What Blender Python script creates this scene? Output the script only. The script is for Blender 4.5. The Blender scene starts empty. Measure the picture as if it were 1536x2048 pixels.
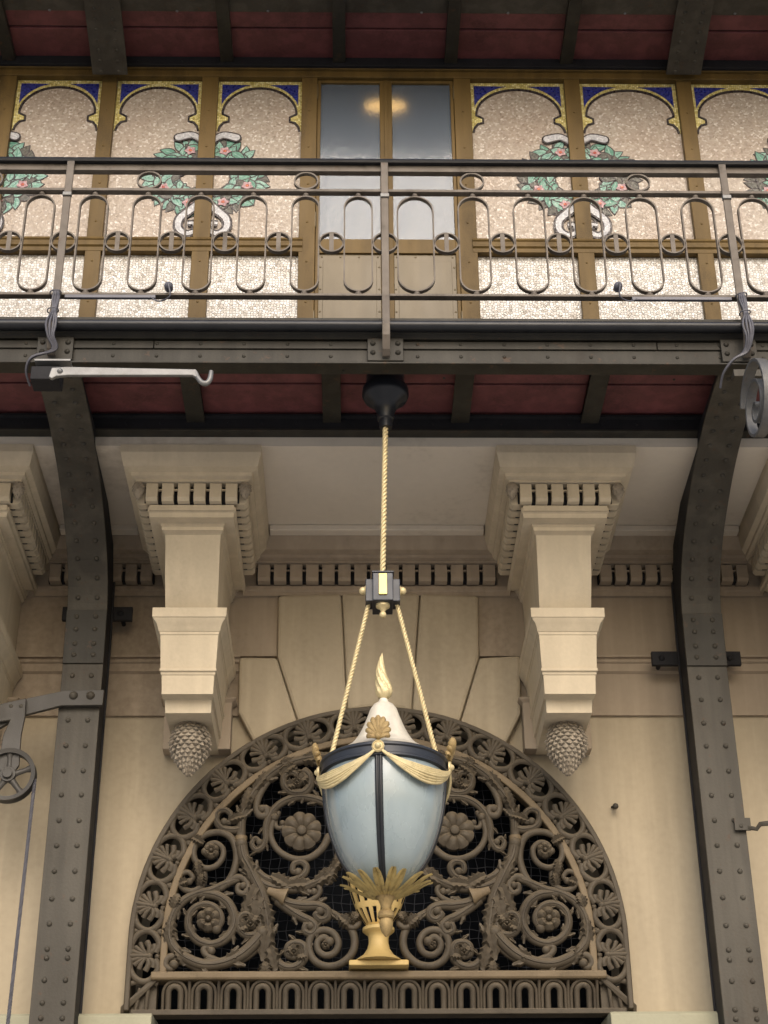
import bpy, bmesh, math, random
from math import sin, cos, pi, radians, sqrt, hypot, atan2
from mathutils import Vector, Matrix
random.seed(7)
S = bpy.context.scene
# ---------------------------------------------------------------- camera
TH, PS, RO, FPX = radians(29.5), radians(1.2), radians(-0.5), 3350.0
fw = Vector((sin(PS)*cos(TH), cos(PS)*cos(TH), sin(TH)))
r0 = Vector((cos(PS), -sin(PS), 0)); u0 = r0.cross(fw)
rt = cos(RO)*r0 + sin(RO)*u0; up = -sin(RO)*r0 + cos(RO)*u0
EYE = Vector((0, 0, 1.6))
cam = bpy.data.cameras.new('camera'); camo = bpy.data.objects.new('camera', cam)
S.collection.objects.link(camo); S.camera = camo
camo.matrix_world = Matrix(((rt.x, up.x, -fw.x, EYE.x), (rt.y, up.y, -fw.y, EYE.y), (rt.z, up.z, -fw.z, EYE.z), (0, 0, 0, 1)))
cam.sensor_fit = 'VERTICAL'; cam.sensor_height = 36.0; cam.lens = 36.0*FPX/2048; cam.clip_end = 500
S.render.resolution_x = 768; S.render.resolution_y = 1024
# ---------------------------------------------------------------- light
SUN_EL, SUN_AZ = radians(33), radians(-6)      # sun behind the viewer, high, veiled
w = bpy.data.worlds.new('World'); S.world = w; w.use_nodes = True
nt = w.node_tree; sky = nt.nodes.new('ShaderNodeTexSky'); sky.sky_type = 'NISHITA'; sky.sun_disc = False
sky.sun_elevation = SUN_EL; sky.sun_rotation = radians(180) + SUN_AZ
sky.dust_density = 4.0; sky.air_density = 1.0; sky.ozone_density = 0.8
bg = nt.nodes['Background']; bg.inputs[1].default_value = 0.15; nt.links.new(sky.outputs[0], bg.inputs[0])
sl = bpy.data.lights.new('sun', 'SUN'); sl.energy = 0.58; sl.angle = radians(46); sl.color = (1, 1, 1)
so = bpy.data.objects.new('sun', sl); S.collection.objects.link(so)
sd = Vector((sin(SUN_AZ)*cos(SUN_EL), -cos(SUN_AZ)*cos(SUN_EL), sin(SUN_EL)))
so.rotation_euler = sd.to_track_quat('Z', 'Y').to_euler(); so.location = (0, -20, 30)
S.view_settings.view_transform = 'Standard'; S.view_settings.look = 'None'
S.view_settings.gamma = 1; S.view_settings.exposure = 0.55

# ---------------------------------------------------------------- measuring helpers
def ray(px, py): return fw + (px-768)/FPX*rt - (py-1024)/FPX*up
def P(px, py, D):                       # where the sight line through a pixel meets the vertical plane y = D
    d = ray(px, py); k = D/d.y; return Vector((d.x*k, D, d.z*k+1.6))
def PZ(px, py, z):
    d = ray(px, py); k = (z-1.6)/d.z; return Vector((d.x*k, d.y*k, z))
def X(px, py, D): return P(px, py, D).x
def Z(py, D, px=768): return P(px, py, D).z

# ---------------------------------------------------------------- materials
def newmat(n):
    m = bpy.data.materials.new(n); m.use_nodes = True; t = m.node_tree
    return m, t, t.nodes['Principled BSDF']
def N(t, typ, **kw):
    n = t.nodes.new(typ)
    for k, v in kw.items(): setattr(n, k, v)
    return n
def ramp(t, fac, stops):
    r = N(t, 'ShaderNodeValToRGB'); e = r.color_ramp.elements
    while len(e) < len(stops): e.new(0.5)
    for i, (p, c) in enumerate(stops): e[i].position = p; e[i].color = (*c, 1)
    t.links.new(fac, r.inputs[0]); return r
def dull(n, col, var=0.25, rough=0.6, scale=3.0, bump=0.15, metal=0.0, grime=None, spec=0.4, streak=0.0, rust=0.0, dust_highlight=None):
    """painted / weathered surface: broad blotches, fine mottling, vertical streaks, fine bump"""
    m, t, b = newmat(n)
    g = N(t, 'ShaderNodeNewGeometry')
    mp = N(t, 'ShaderNodeMapping'); mp.inputs['Scale'].default_value = (1, 1, 0.45 if streak else 1); t.links.new(g.outputs['Position'], mp.inputs[0])
    n1 = N(t, 'ShaderNodeTexNoise'); n1.inputs['Scale'].default_value = scale; n1.inputs['Detail'].default_value = 8; n1.inputs['Roughness'].default_value = .62
    n2 = N(t, 'ShaderNodeTexNoise'); n2.inputs['Scale'].default_value = scale*22; n2.inputs['Detail'].default_value = 5
    t.links.new(mp.outputs[0], n1.inputs[0]); t.links.new(g.outputs['Position'], n2.inputs[0])
    mx = N(t, 'ShaderNodeMath', operation='MULTIPLY_ADD'); t.links.new(n2.outputs[0], mx.inputs[0]); mx.inputs[1].default_value = .35
    t.links.new(n1.outputs[0], mx.inputs[2])
    lo = tuple(c*(1-var) for c in col); hi = tuple(min(1, c*(1+var*.8)) for c in col)
    if grime: lo = tuple(c*(1-.6)+g_*.6 for c, g_ in zip(lo, grime))
    r = ramp(t, mx.outputs[0], [(0.42, lo), (0.62, col), (0.9, hi)])
    out = r.outputs[0]
    if streak:
        ms = N(t, 'ShaderNodeMapping'); ms.inputs['Scale'].default_value = (7, 7, .35); t.links.new(g.outputs['Position'], ms.inputs[0])
        n3 = N(t, 'ShaderNodeTexNoise'); n3.inputs['Scale'].default_value = 1.6; n3.inputs['Detail'].default_value = 6; t.links.new(ms.outputs[0], n3.inputs[0])
        r3 = ramp(t, n3.outputs[0], [(0.45, (1-streak,)*3), (0.62, (1, 1, 1))])
        mm = N(t, 'ShaderNodeMix', data_type='RGBA', blend_type='MULTIPLY'); mm.inputs[0].default_value = 1
        t.links.new(out, mm.inputs[6]); t.links.new(r3.outputs[0], mm.inputs[7]); out = mm.outputs[2]
    if rust:                                               # small chipped spots where the paint has gone
        n4 = N(t, 'ShaderNodeTexNoise'); n4.inputs['Scale'].default_value = 16; n4.inputs['Detail'].default_value = 8; n4.inputs['Roughness'].default_value = .7; t.links.new(g.outputs['Position'], n4.inputs[0])
        r4 = ramp(t, n4.outputs[0], [(.60, (0, 0, 0)), (.66, (rust,)*3)])
        m4 = N(t, 'ShaderNodeMix', data_type='RGBA'); t.links.new(r4.outputs[0], m4.inputs[0]); t.links.new(out, m4.inputs[6]); m4.inputs[7].default_value = (.085, .045, .025, 1); out = m4.outputs[2]
    if dust_highlight:                                               # dust settled on ledges and upward faces, plus sun highlights painted into the colour
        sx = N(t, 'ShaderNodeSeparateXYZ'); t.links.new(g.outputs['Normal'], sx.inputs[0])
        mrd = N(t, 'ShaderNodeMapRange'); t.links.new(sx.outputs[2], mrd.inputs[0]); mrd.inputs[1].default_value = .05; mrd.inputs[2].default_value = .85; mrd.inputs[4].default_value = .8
        md = N(t, 'ShaderNodeMix', data_type='RGBA'); t.links.new(mrd.outputs[0], md.inputs[0]); t.links.new(out, md.inputs[6]); md.inputs[7].default_value = (*dust_highlight, 1); out = md.outputs[2]
    t.links.new(out, b.inputs['Base Color'])
    b.inputs['Metallic'].default_value = metal; b.inputs['Specular IOR Level'].default_value = spec
    rr = N(t, 'ShaderNodeMapRange'); t.links.new(n1.outputs[0], rr.inputs[0]); rr.inputs[3].default_value = rough+.14; rr.inputs[4].default_value = max(.05, rough-.14)
    t.links.new(rr.outputs[0], b.inputs['Roughness'])
    bp = N(t, 'ShaderNodeBump'); bp.inputs['Strength'].default_value = bump; bp.inputs['Distance'].default_value = .012
    t.links.new(mx.outputs[0], bp.inputs['Height']); t.links.new(bp.outputs[0], b.inputs['Normal'])
    return m
def tess(n, stops, size=0.02, grout=(.12, .1, .08), rand=.75, gw=.045, patch=None, rough=.35):
    """mosaic of small tesserae laid in the x-z plane"""
    m, t, b = newmat(n)
    g = N(t, 'ShaderNodeNewGeometry'); sp = N(t, 'ShaderNodeSeparateXYZ'); cb = N(t, 'ShaderNodeCombineXYZ')
    t.links.new(g.outputs['Position'], sp.inputs[0]); t.links.new(sp.outputs[0], cb.inputs[0]); t.links.new(sp.outputs[2], cb.inputs[1])
    v = N(t, 'ShaderNodeTexVoronoi', voronoi_dimensions='2D'); v.inputs['Scale'].default_value = 1/size; v.inputs['Randomness'].default_value = rand
    e = N(t, 'ShaderNodeTexVoronoi', voronoi_dimensions='2D', feature='DISTANCE_TO_EDGE'); e.inputs['Scale'].default_value = 1/size; e.inputs['Randomness'].default_value = rand
    t.links.new(cb.outputs[0], v.inputs[0]); t.links.new(cb.outputs[0], e.inputs[0])
    sc = N(t, 'ShaderNodeSeparateColor'); t.links.new(v.outputs['Color'], sc.inputs[0])
    r = ramp(t, sc.outputs[0], stops); out = r.outputs[0]
    if patch:
        nz = N(t, 'ShaderNodeTexNoise', noise_dimensions='3D'); nz.inputs['Scale'].default_value = 2.6; nz.inputs['Detail'].default_value = 6; t.links.new(g.outputs['Position'], nz.inputs[0])
        rp = ramp(t, nz.outputs[0], [(.4, (1, 1, 1)), (.66, patch)])
        mm = N(t, 'ShaderNodeMix', data_type='RGBA', blend_type='MULTIPLY'); mm.inputs[0].default_value = 1
        t.links.new(out, mm.inputs[6]); t.links.new(rp.outputs[0], mm.inputs[7]); out = mm.outputs[2]
    mr = N(t, 'ShaderNodeMapRange'); mr.inputs[1].default_value = gw*.5; mr.inputs[2].default_value = gw*1.6; t.links.new(e.outputs[0], mr.inputs[0])
    mg = N(t, 'ShaderNodeMix', data_type='RGBA'); t.links.new(mr.outputs[0], mg.inputs[0]); mg.inputs[6].default_value = (*grout, 1); t.links.new(out, mg.inputs[7])
    t.links.new(mg.outputs[2], b.inputs['Base Color'])
    rv = N(t, 'ShaderNodeMapRange'); t.links.new(sc.outputs[1], rv.inputs[0]); rv.inputs[3].default_value = rough-.15; rv.inputs[4].default_value = rough+.3
    t.links.new(rv.outputs[0], b.inputs['Roughness'])
    bp = N(t, 'ShaderNodeBump'); bp.inputs['Strength'].default_value = .5; bp.inputs['Distance'].default_value = .004
    ad = N(t, 'ShaderNodeMath', operation='MULTIPLY_ADD'); t.links.new(sc.outputs[2], ad.inputs[0]); ad.inputs[1].default_value = .5; t.links.new(mr.outputs[0], ad.inputs[2])
    t.links.new(ad.outputs[0], bp.inputs['Height']); t.links.new(bp.outputs[0], b.inputs['Normal'])
    return m
M = {}
M['wall'] = dull('tan_plaster', (.415, .352, .252), .16, .8, 1.3, .14, streak=.10, spec=.2)
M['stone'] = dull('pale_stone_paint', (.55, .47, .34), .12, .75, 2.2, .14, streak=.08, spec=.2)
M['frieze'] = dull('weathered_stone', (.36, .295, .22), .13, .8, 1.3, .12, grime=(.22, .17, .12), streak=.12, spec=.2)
M['soffit'] = dull('grey_soffit_plaster', (.60, .54, .45), .10, .85, 1.0, .08, grime=(.38, .32, .25), spec=.15)
M['ledge'] = dull('cream_ledge', (.32, .31, .22), .12, .7, 3, .1)
M['iron'] = dull('grey_brown_iron_paint', (.032, .029, .022), .3, .5, 3.5, .2, grime=(.03, .022, .015), streak=.25, spec=.25, rust=.5)
M['iron_grey'] = dull('grey_iron_paint', (.068, .061, .048), .24, .55, 3.0, .3, grime=(.06, .045, .03), streak=.28, spec=.25, rust=.5)
M['dark'] = dull('blackened_iron', (.020, .020, .022), .3, .6, 5, .1, spec=.12)
M['gutter'] = dull('lead_gutter', (.020, .021, .024), .35, .36, 6, .2, metal=.3)
M['rail'] = dull('taupe_railing_paint', (.115, .097, .079), .3, .5, 9, .15, grime=(.04, .03, .02), metal=.1, spec=.3, rust=.4)
M['ochre'] = dull('ochre_frame_paint', (.135, .086, .027), .22, .5, 5, .08, grime=(.07, .045, .018), streak=.2, spec=.2)
M['doorpaint'] = dull('drab_door_paint', (.13, .098, .048), .16, .4, 5, .06, streak=.15)
M['red'] = dull('oxblood_ceiling_paint', (.145, .046, .046), .3, .6, 3, .12, grime=(.07, .025, .022), streak=.25)
M['black'] = dull('black_paint', (.014, .016, .02), .3, .32, 6, .05)
M['bluish'] = dull('blue_black_paint', (.03, .034, .043), .25, .38, 8, .08, metal=.2)
M['gold'] = dull('worn_gold_paint', (.62, .47, .17), .22, .36, 9, .2, metal=.35, grime=(.22, .15, .06))
M['goldpale'] = dull('pale_gilding', (.60, .50, .28), .18, .4, 14, .25, metal=.25, grime=(.35, .25, .1))
M['oldgold'] = dull('tarnished_gilding', (.30, .215, .095), .45, .5, 22, .5, metal=.25, grime=(.06, .03, .02), rust=.7)
M['leafgold'] = dull('aged_gold_leafing', (.42, .32, .125), .35, .45, 20, .4, metal=.3, grime=(.10, .06, .03), rust=.5)
M['urn'] = dull('yellow_gold_paint', (.52, .375, .145), .13, .5, 5, .1, metal=.1, grime=(.35, .24, .09))
M['white'] = dull('cream_enamel', (.64, .60, .51), .14, .35, 5, .08, streak=.22)
M['bronze'] = dull('highlit_dusty_bronze', (.066, .053, .036), .35, .62, 5, .35, grime=(.03, .023, .016), dust_highlight=(.15, .12, .08), spec=.3)
M['bronze_lt'] = dull('highlit_dusty_moulding', (.14, .104, .060), .28, .6, 5, .3, grime=(.07, .05, .03), dust_highlight=(.2, .155, .10), spec=.3)
M['cone'] = dull('grey_cone_plaster', (.27, .23, .175), .35, .8, 14, .4, grime=(.10, .08, .055))
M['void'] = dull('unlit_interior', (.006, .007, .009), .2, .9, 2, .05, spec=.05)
M['net'] = dull('wire_netting', (.045, .047, .055), .2, .6, 6, .05)
M['greymetal'] = dull('galvanised_metal', (.17, .17, .168), .25, .42, 8, .2, metal=.35, grime=(.16, .14, .11))
M['scrollmetal'] = dull('weathered_grey_bar', (.11, .11, .108), .3, .5, 9, .3, metal=.3, grime=(.06, .05, .04), rust=.4)
M['pulley'] = dull('dark_grey_pulley', (.042, .038, .032), .25, .5, 6, .15, grime=(.05, .045, .035))
M['cable'] = dull('grey_cable', (.085, .085, .10), .3, .5, 20, .1)
M['plastic'] = dull('grey_plastic', (.10, .10, .12), .15, .4, 10, .02)
M['ground'] = dull('stone_paving', (.40, .39, .37), .2, .8, .6, .2)
M['tan_m'] = tess('tan_mosaic', [(0, (.30, .25, .20)), (.2, (.375, .315, .255)), (.5, (.405, .345, .28)), (.78, (.43, .37, .30)), (.9, (.53, .475, .41)), (1, (.66, .62, .56))], .0130, (.31, .245, .19), .85, .03, patch=(.95, .90, .87))
M['white_m'] = tess('white_mosaic', [(0, (.34, .30, .25)), (.15, (.50, .46, .40)), (.45, (.60, .57, .52)), (.75, (.68, .66, .62)), (1, (.80, .79, .77))], .018, (.24, .22, .19), .8, .06)
M['gold_m'] = tess('gold_mosaic', [(0, (.42, .34, .09)), (.4, (.62, .52, .18)), (.8, (.74, .66, .28)), (1, (.84, .78, .45))], .013, (.2, .15, .06), .45, .05)
M['blue_m'] = tess('blue_mosaic', [(0, (.012, .016, .13)), (.6, (.02, .026, .22)), (1, (.035, .05, .32))], .011, (.012, .015, .10), .6, .04)
M['black_m'] = tess('black_mosaic', [(0, (.018, .012, .014)), (1, (.05, .035, .035))], .012, (.03, .025, .022), .5, .05)
M['green1'] = tess('pale_green_mosaic', [(0, (.13, .27, .22)), (1, (.27, .45, .37))], .011, (.10, .22, .18), .7, .03)
M['green2'] = tess('mid_green_mosaic', [(0, (.06, .19, .14)), (1, (.13, .31, .22))], .011, (.05, .13, .1), .7, .03)
M['green3'] = tess('dark_leaf_mosaic', [(0, (.05, .052, .04)), (1, (.12, .11, .088))], .011, (.04, .04, .035), .7, .03)
M['pink_m'] = tess('pink_mosaic', [(0, (.30, .16, .18)), (1, (.50, .33, .34))], .010, (.3, .15, .15), .7, .03)
M['red_m'] = tess('crimson_mosaic', [(0, (.28, .03, .03)), (1, (.62, .16, .06))], .009, (.15, .02, .02), .7, .03)
M['ribbon_m'] = tess('white_ribbon_mosaic', [(0, (.36, .36, .38)), (1, (.60, .60, .60))], .011, (.4, .4, .42), .5, .03)
M['grey_m'] = tess('grey_ribbon_mosaic', [(0, (.28, .27, .28)), (1, (.45, .44, .44))], .010, (.2, .2, .2), .5, .03)
def glass_lamp():
    m, t, b = newmat('frosted_blue_glass')
    g = N(t, 'ShaderNodeNewGeometry'); n1 = N(t, 'ShaderNodeTexNoise'); n1.inputs['Scale'].default_value = 5; n1.inputs['Detail'].default_value = 6
    mp = N(t, 'ShaderNodeMapping'); mp.inputs['Scale'].default_value = (1, 1, .3); t.links.new(g.outputs['Position'], mp.inputs[0]); t.links.new(mp.outputs[0], n1.inputs[0])
    r = ramp(t, n1.outputs[0], [(.30, (.235, .295, .32)), (.70, (.335, .40, .415))]); t.links.new(r.outputs[0], b.inputs['Base Color'])
    b.inputs['Roughness'].default_value = .16; b.inputs['Transmission Weight'].default_value = .12
    b.inputs['Coat Weight'].default_value = .6; b.inputs['Coat Roughness'].default_value = .07
    n2 = N(t, 'ShaderNodeTexNoise'); n2.inputs['Scale'].default_value = 60; n2.inputs['Detail'].default_value = 4; t.links.new(mp.outputs[0], n2.inputs[0])
    bp = N(t, 'ShaderNodeBump'); bp.inputs['Strength'].default_value = .10; bp.inputs['Distance'].default_value = .004; t.links.new(n2.outputs[0], bp.inputs['Height']); t.links.new(bp.outputs[0], b.inputs['Normal'])
    n3 = N(t, 'ShaderNodeTexNoise'); n3.inputs['Scale'].default_value = 11; n3.inputs['Detail'].default_value = 8; t.links.new(mp.outputs[0], n3.inputs[0])
    mr = N(t, 'ShaderNodeMapRange'); t.links.new(n3.outputs[0], mr.inputs[0]); mr.inputs[1].default_value = .35; mr.inputs[2].default_value = .7; mr.inputs[3].default_value = .12; mr.inputs[4].default_value = .42; t.links.new(mr.outputs[0], b.inputs['Roughness'])
    return m
M['lampglass'] = glass_lamp()
def glass_door():
    m, t, b = newmat('rippled_door_glass')
    b.inputs['Base Color'].default_value = (.40, .47, .56, 1); b.inputs['Transmission Weight'].default_value = .78; b.inputs['IOR'].default_value = 1.45
    b.inputs['Roughness'].default_value = .17
    g = N(t, 'ShaderNodeNewGeometry')
    n1 = N(t, 'ShaderNodeTexNoise'); n1.inputs['Scale'].default_value = 38; n1.inputs['Detail'].default_value = 3
    n2 = N(t, 'ShaderNodeTexNoise'); n2.inputs['Scale'].default_value = 5; n2.inputs['Detail'].default_value = 3
    mp = N(t, 'ShaderNodeMapping'); mp.inputs['Scale'].default_value = (1.6, 1, .55); t.links.new(g.outputs['Position'], mp.inputs[0])
    t.links.new(mp.outputs[0], n1.inputs[0]); t.links.new(mp.outputs[0], n2.inputs[0])
    ad = N(t, 'ShaderNodeMath', operation='MULTIPLY_ADD'); t.links.new(n1.outputs[0], ad.inputs[0]); ad.inputs[1].default_value = .3; t.links.new(n2.outputs[0], ad.inputs[2])
    bp = N(t, 'ShaderNodeBump'); bp.inputs['Strength'].default_value = .4; bp.inputs['Distance'].default_value = .010
    t.links.new(ad.outputs[0], bp.inputs['Height']); t.links.new(bp.outputs[0], b.inputs['Normal'])
    return m
M['doorglass'] = glass_door()
def emit(n, col, s):
    m, t, b = newmat(n); b.inputs['Base Color'].default_value = (.8, .7, .5, 1)
    b.inputs['Emission Color'].default_value = (*col, 1); b.inputs['Emission Strength'].default_value = s; return m
M['bulb'] = emit('warm_lit_lamp', (1, .5, .13), 3)

# ---------------------------------------------------------------- object helpers
ROOT = {}
def thing(name, label, cat, loc, group=None):
    o = bpy.data.objects.new(name, None); S.collection.objects.link(o); o.location = loc; o.empty_display_size = .1
    o['label'] = label; o['category'] = cat
    if group: o['group'] = group
    ROOT[o.name] = Vector(loc); return o
def rootloc(p):
    while p.parent: p = p.parent
    return Vector(p.location)
class MB:
    def __init__(s): s.v = []; s.f = []
    def add(s, vs, fs):
        o = len(s.v); s.v += [tuple(v) for v in vs]; s.f += [tuple(i+o for i in f) for f in fs]; return s
    def box(s, x0, x1, y0, y1, z0, z1):
        return s.add([(x, y, z) for z in (z0, z1) for y in (y0, y1) for x in (x0, x1)],
                     [(0, 1, 3, 2), (4, 6, 7, 5), (0, 4, 5, 1), (2, 3, 7, 6), (0, 2, 6, 4), (1, 5, 7, 3)])
    def prism_x(s, prof, x0, x1):               # closed (y,z) profile pushed along x
        n = len(prof); s.add([(x, y, z) for x in (x0, x1) for y, z in prof], [tuple(range(n)), tuple(range(2*n-1, n-1, -1))] + [(i, (i+1) % n, n+(i+1) % n, n+i) for i in range(n)]); return s
    def poly(s, pts, y0, y1):                   # (x,z) outline with thickness in y
        n = len(pts); return s.add([(x, y, z) for y in (y0, y1) for x, z in pts], [tuple(range(n)), tuple(range(2*n-1, n-1, -1))] + [(i, (i+1) % n, n+(i+1) % n, n+i) for i in range(n)])
    def beam(s, rings):                         # list of 4-point (or n-point) rings joined in order
        n = len(rings[0]); vs = [p for r in rings for p in r]; fs = [tuple(range(n))[::-1], tuple(range(len(vs)-n, len(vs)))]
        for k in range(len(rings)-1):
            for i in range(n): fs.append((k*n+i, k*n+(i+1) % n, (k+1)*n+(i+1) % n, (k+1)*n+i))
        return s.add(vs, fs)
    def stack(s, xc, rows, yb):                 # rectangular sections (z, half width, front y) back to yb
        return s.beam([[(xc-h, d, z), (xc+h, d, z), (xc+h, yb, z), (xc-h, yb, z)] for z, h, d in rows])
    def tube(s, path, rad, n=8, sq=1.0, closed=False, upv=None):
        path = [Vector(p) for p in path]; m = len(path)
        rads = rad if isinstance(rad, (list, tuple)) else [rad]*m
        rings = []; prev = None
        for i, p in enumerate(path):
            a = path[(i-1) % m] if (closed or i > 0) else p; b = path[(i+1) % m] if (closed or i < m-1) else p
            d = (b-a).normalized()
            if upv is not None: u = Vector(upv)
            elif prev is None: u = Vector((0, 1, 0)) if abs(d.y) < .9 else Vector((1, 0, 0))
            else: u = prev
            sde = d.cross(u)
            if sde.length < 1e-6: sde = d.orthogonal()
            sde.normalize(); u = sde.cross(d).normalized(); prev = u
            r = rads[i]; rings.append([p + sde*cos(2*pi*k/n)*r + u*sin(2*pi*k/n)*r*sq for k in range(n)])
        if closed:
            vs = [q for r in rings for q in r]
            return s.add(vs, [(k*n+i, k*n+(i+1) % n, ((k+1) % m)*n+(i+1) % n, ((k+1) % m)*n+i) for k in range(m) for i in range(n)])
        return s.beam(rings)
    def flat(s, path, w_, d_, closed=False):    # flat iron bar following an (x,z) path: w_ in plane, y from d_[0] to d_[1]
        m = len(path); rings = []
        for i in range(m):
            a = path[(i-1) % m] if (closed or i > 0) else path[i]; b = path[(i+1) % m] if (closed or i < m-1) else path[i]
            dx, dz = b[0]-a[0], b[1]-a[1]; L = hypot(dx, dz) or 1; nx, nz = -dz/L*w_/2, dx/L*w_/2; x, z = path[i]
            rings.append([(x+nx, d_[0], z+nz), (x-nx, d_[0], z-nz), (x-nx, d_[1], z-nz), (x+nx, d_[1], z+nz)])
        if closed:
            vs = [q for r in rings for q in r]
            return s.add(vs, [(k*4+i, k*4+(i+1) % 4, ((k+1) % m)*4+(i+1) % 4, ((k+1) % m)*4+i) for k in range(m) for i in range(4)])
        return s.beam(rings)
    def lathe(s, prof, c, n=32, a0=0, a1=2*pi):  # prof (r, z) about the vertical through c
        full = abs(a1-a0-2*pi) < 1e-6; m = n if full else n+1; vs = []
        for r, z in prof:
            for k in range(m):
                a = a0+(a1-a0)*k/n; vs.append((c[0]+r*sin(a), c[1]-r*cos(a), c[2]+z))
        return s.add(vs, [(j*m+k, j*m+(k+1) % m, (j+1)*m+(k+1) % m, (j+1)*m+k) for j in range(len(prof)-1) for k in range(m if full else n)])
    def dome(s, c, r, d=(0, -1, 0), h=.55, n=8):
        d = Vector(d).normalized(); a = d.orthogonal().normalized(); b = d.cross(a); c = Vector(c); vs = []
        for t, q in ((0, 1), (.35, .92), (.75, .6)):
            for k in range(n): an = 2*pi*k/n; vs.append(c + d*(h*r*t) + (a*cos(an)+b*sin(an))*r*q)
        vs.append(c+d*h*r)
        fs = [(j*n+k, j*n+(k+1) % n, (j+1)*n+(k+1) % n, (j+1)*n+k) for j in range(2) for k in range(n)] + [(2*n+k, 2*n+(k+1) % n, 3*n) for k in range(n)]
        return s.add(vs, fs)
    def ball(s, c, r, n=12, m=8, sc=(1, 1, 1)):
        vs = []
        for j in range(m+1):
            for k in range(n):
                t = pi*j/m; a = 2*pi*k/n; vs.append((c[0]+r*sc[0]*sin(t)*cos(a), c[1]+r*sc[1]*sin(t)*sin(a), c[2]+r*sc[2]*cos(t)))
        return s.add(vs, [(j*n+k, j*n+(k+1) % n, (j+1)*n+(k+1) % n, (j+1)*n+k) for j in range(m) for k in range(n)])
    def build(s, name, mat, parent=None, bevel=0, smooth=None, loc=None):
        me = bpy.data.meshes.new(name); off = rootloc(parent) if parent else Vector(loc or (0, 0, 0))
        me.from_pydata([(v[0]-off.x, v[1]-off.y, v[2]-off.z) for v in s.v], [], s.f)
        bm = bmesh.new(); bm.from_mesh(me); bmesh.ops.remove_doubles(bm, verts=bm.verts, dist=1e-5)
        bmesh.ops.recalc_face_normals(bm, faces=bm.faces); bm.to_mesh(me); bm.free()
        me.materials.append(M[mat])
        if smooth is not None: me.shade_smooth(); me.set_sharp_from_angle(angle=radians(smooth))
        o = bpy.data.objects.new(name, me); S.collection.objects.link(o)
        if parent: o.parent = parent
        else: o.location = off
        if bevel:
            b = o.modifiers.new('bevel', 'BEVEL'); b.width = bevel; b.segments = 2; b.limit_method = 'ANGLE'; b.angle_limit = radians(35)
        return o
def solo(o, label, cat, group=None):
    o['label'] = label; o['category'] = cat
    if group: o['group'] = group
    return o
def copy_tree(o, parent=None, dx=0.0):
    c = o.copy(); S.collection.objects.link(c); c.parent = parent
    if parent is None: c.location = o.location + Vector((dx, 0, 0))
    for ch in list(o.children): copy_tree(ch, c)
    return c
def catmull(pts, k=6):
    out = []; n = len(pts); D = len(pts[0])
    for i in range(n-1):
        p0 = pts[max(i-1, 0)]; p1 = pts[i]; p2 = pts[i+1]; p3 = pts[min(i+2, n-1)]
        for j in range(k):
            t = j/k; out.append(tuple(.5*((2*p1[a])+(-p0[a]+p2[a])*t+(2*p0[a]-5*p1[a]+4*p2[a]-p3[a])*t*t+(-p0[a]+3*p1[a]-3*p2[a]+p3[a])*t**3) for a in range(D)))
    out.append(tuple(pts[-1])); return out
def strand_rope(mb, a, b, R, pitch, k=3, n=6):
    a, b = Vector(a), Vector(b); d = b-a; L = d.length; d.normalize(); u = d.orthogonal().normalized(); v_ = d.cross(u)
    steps = int(L/pitch*9)
    for j in range(k):
        ph = 2*pi*j/k
        mb.tube([a+d*L*i/steps + (u*cos(ph+2*pi*L*i/steps/pitch)+v_*sin(ph+2*pi*L*i/steps/pitch))*R*.60 for i in range(steps+1)], R*.52, n)
def pinecone(mb, c, R, H, rows=11, n=13, yflat=1.0):
    """hanging cone: smooth core with rows of pointed scales; c = top centre"""
    def prof(t): return R*(sin(pi*min(1, (t*.82+.18)))**.70)*(1 if t < .4 else 1-.30*((t-.4)/.6)**1.5)
    mb.lathe([(prof(i/14)*.9, -H*i/14) for i in range(15)], c, 20)
    for j in range(rows):
        t = (j+.35)/rows; t2 = min(1, (j+1.5)/rows); tm = (t+t2)/2
        for k in range(n):
            a = 2*pi*(k+(j % 2)*.5)/n; da = pi/n*1.02
            def pt(tt, aa, e): r = prof(tt)+e; return (c[0]+r*sin(aa), c[1]-r*cos(aa)*yflat, c[2]-H*tt)
            jr = random.uniform(-.012, .012)*R/.12; a += random.uniform(-.04, .04); q = [pt(max(0, t-.5/rows), a, -.004), pt(tm-.25/rows, a+da, -.004), pt(t2-.2/rows, a, 0), pt(tm-.25/rows, a-da, -.004), pt(tm+random.uniform(.05, .3)/rows, a, R*.095+jr*.4)]
            mb.add(q, [(0, 1, 4), (1, 2, 4), (2, 3, 4), (3, 0, 4)])

# ================================================================ SETTING
g = MB().box(-60, 60, -60, 60, -.2, 0).build('pavement', 'ground'); g['kind'] = 'structure'
XL, XR = -5.2, 6.2                                          # the stretch of facade that is built

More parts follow.
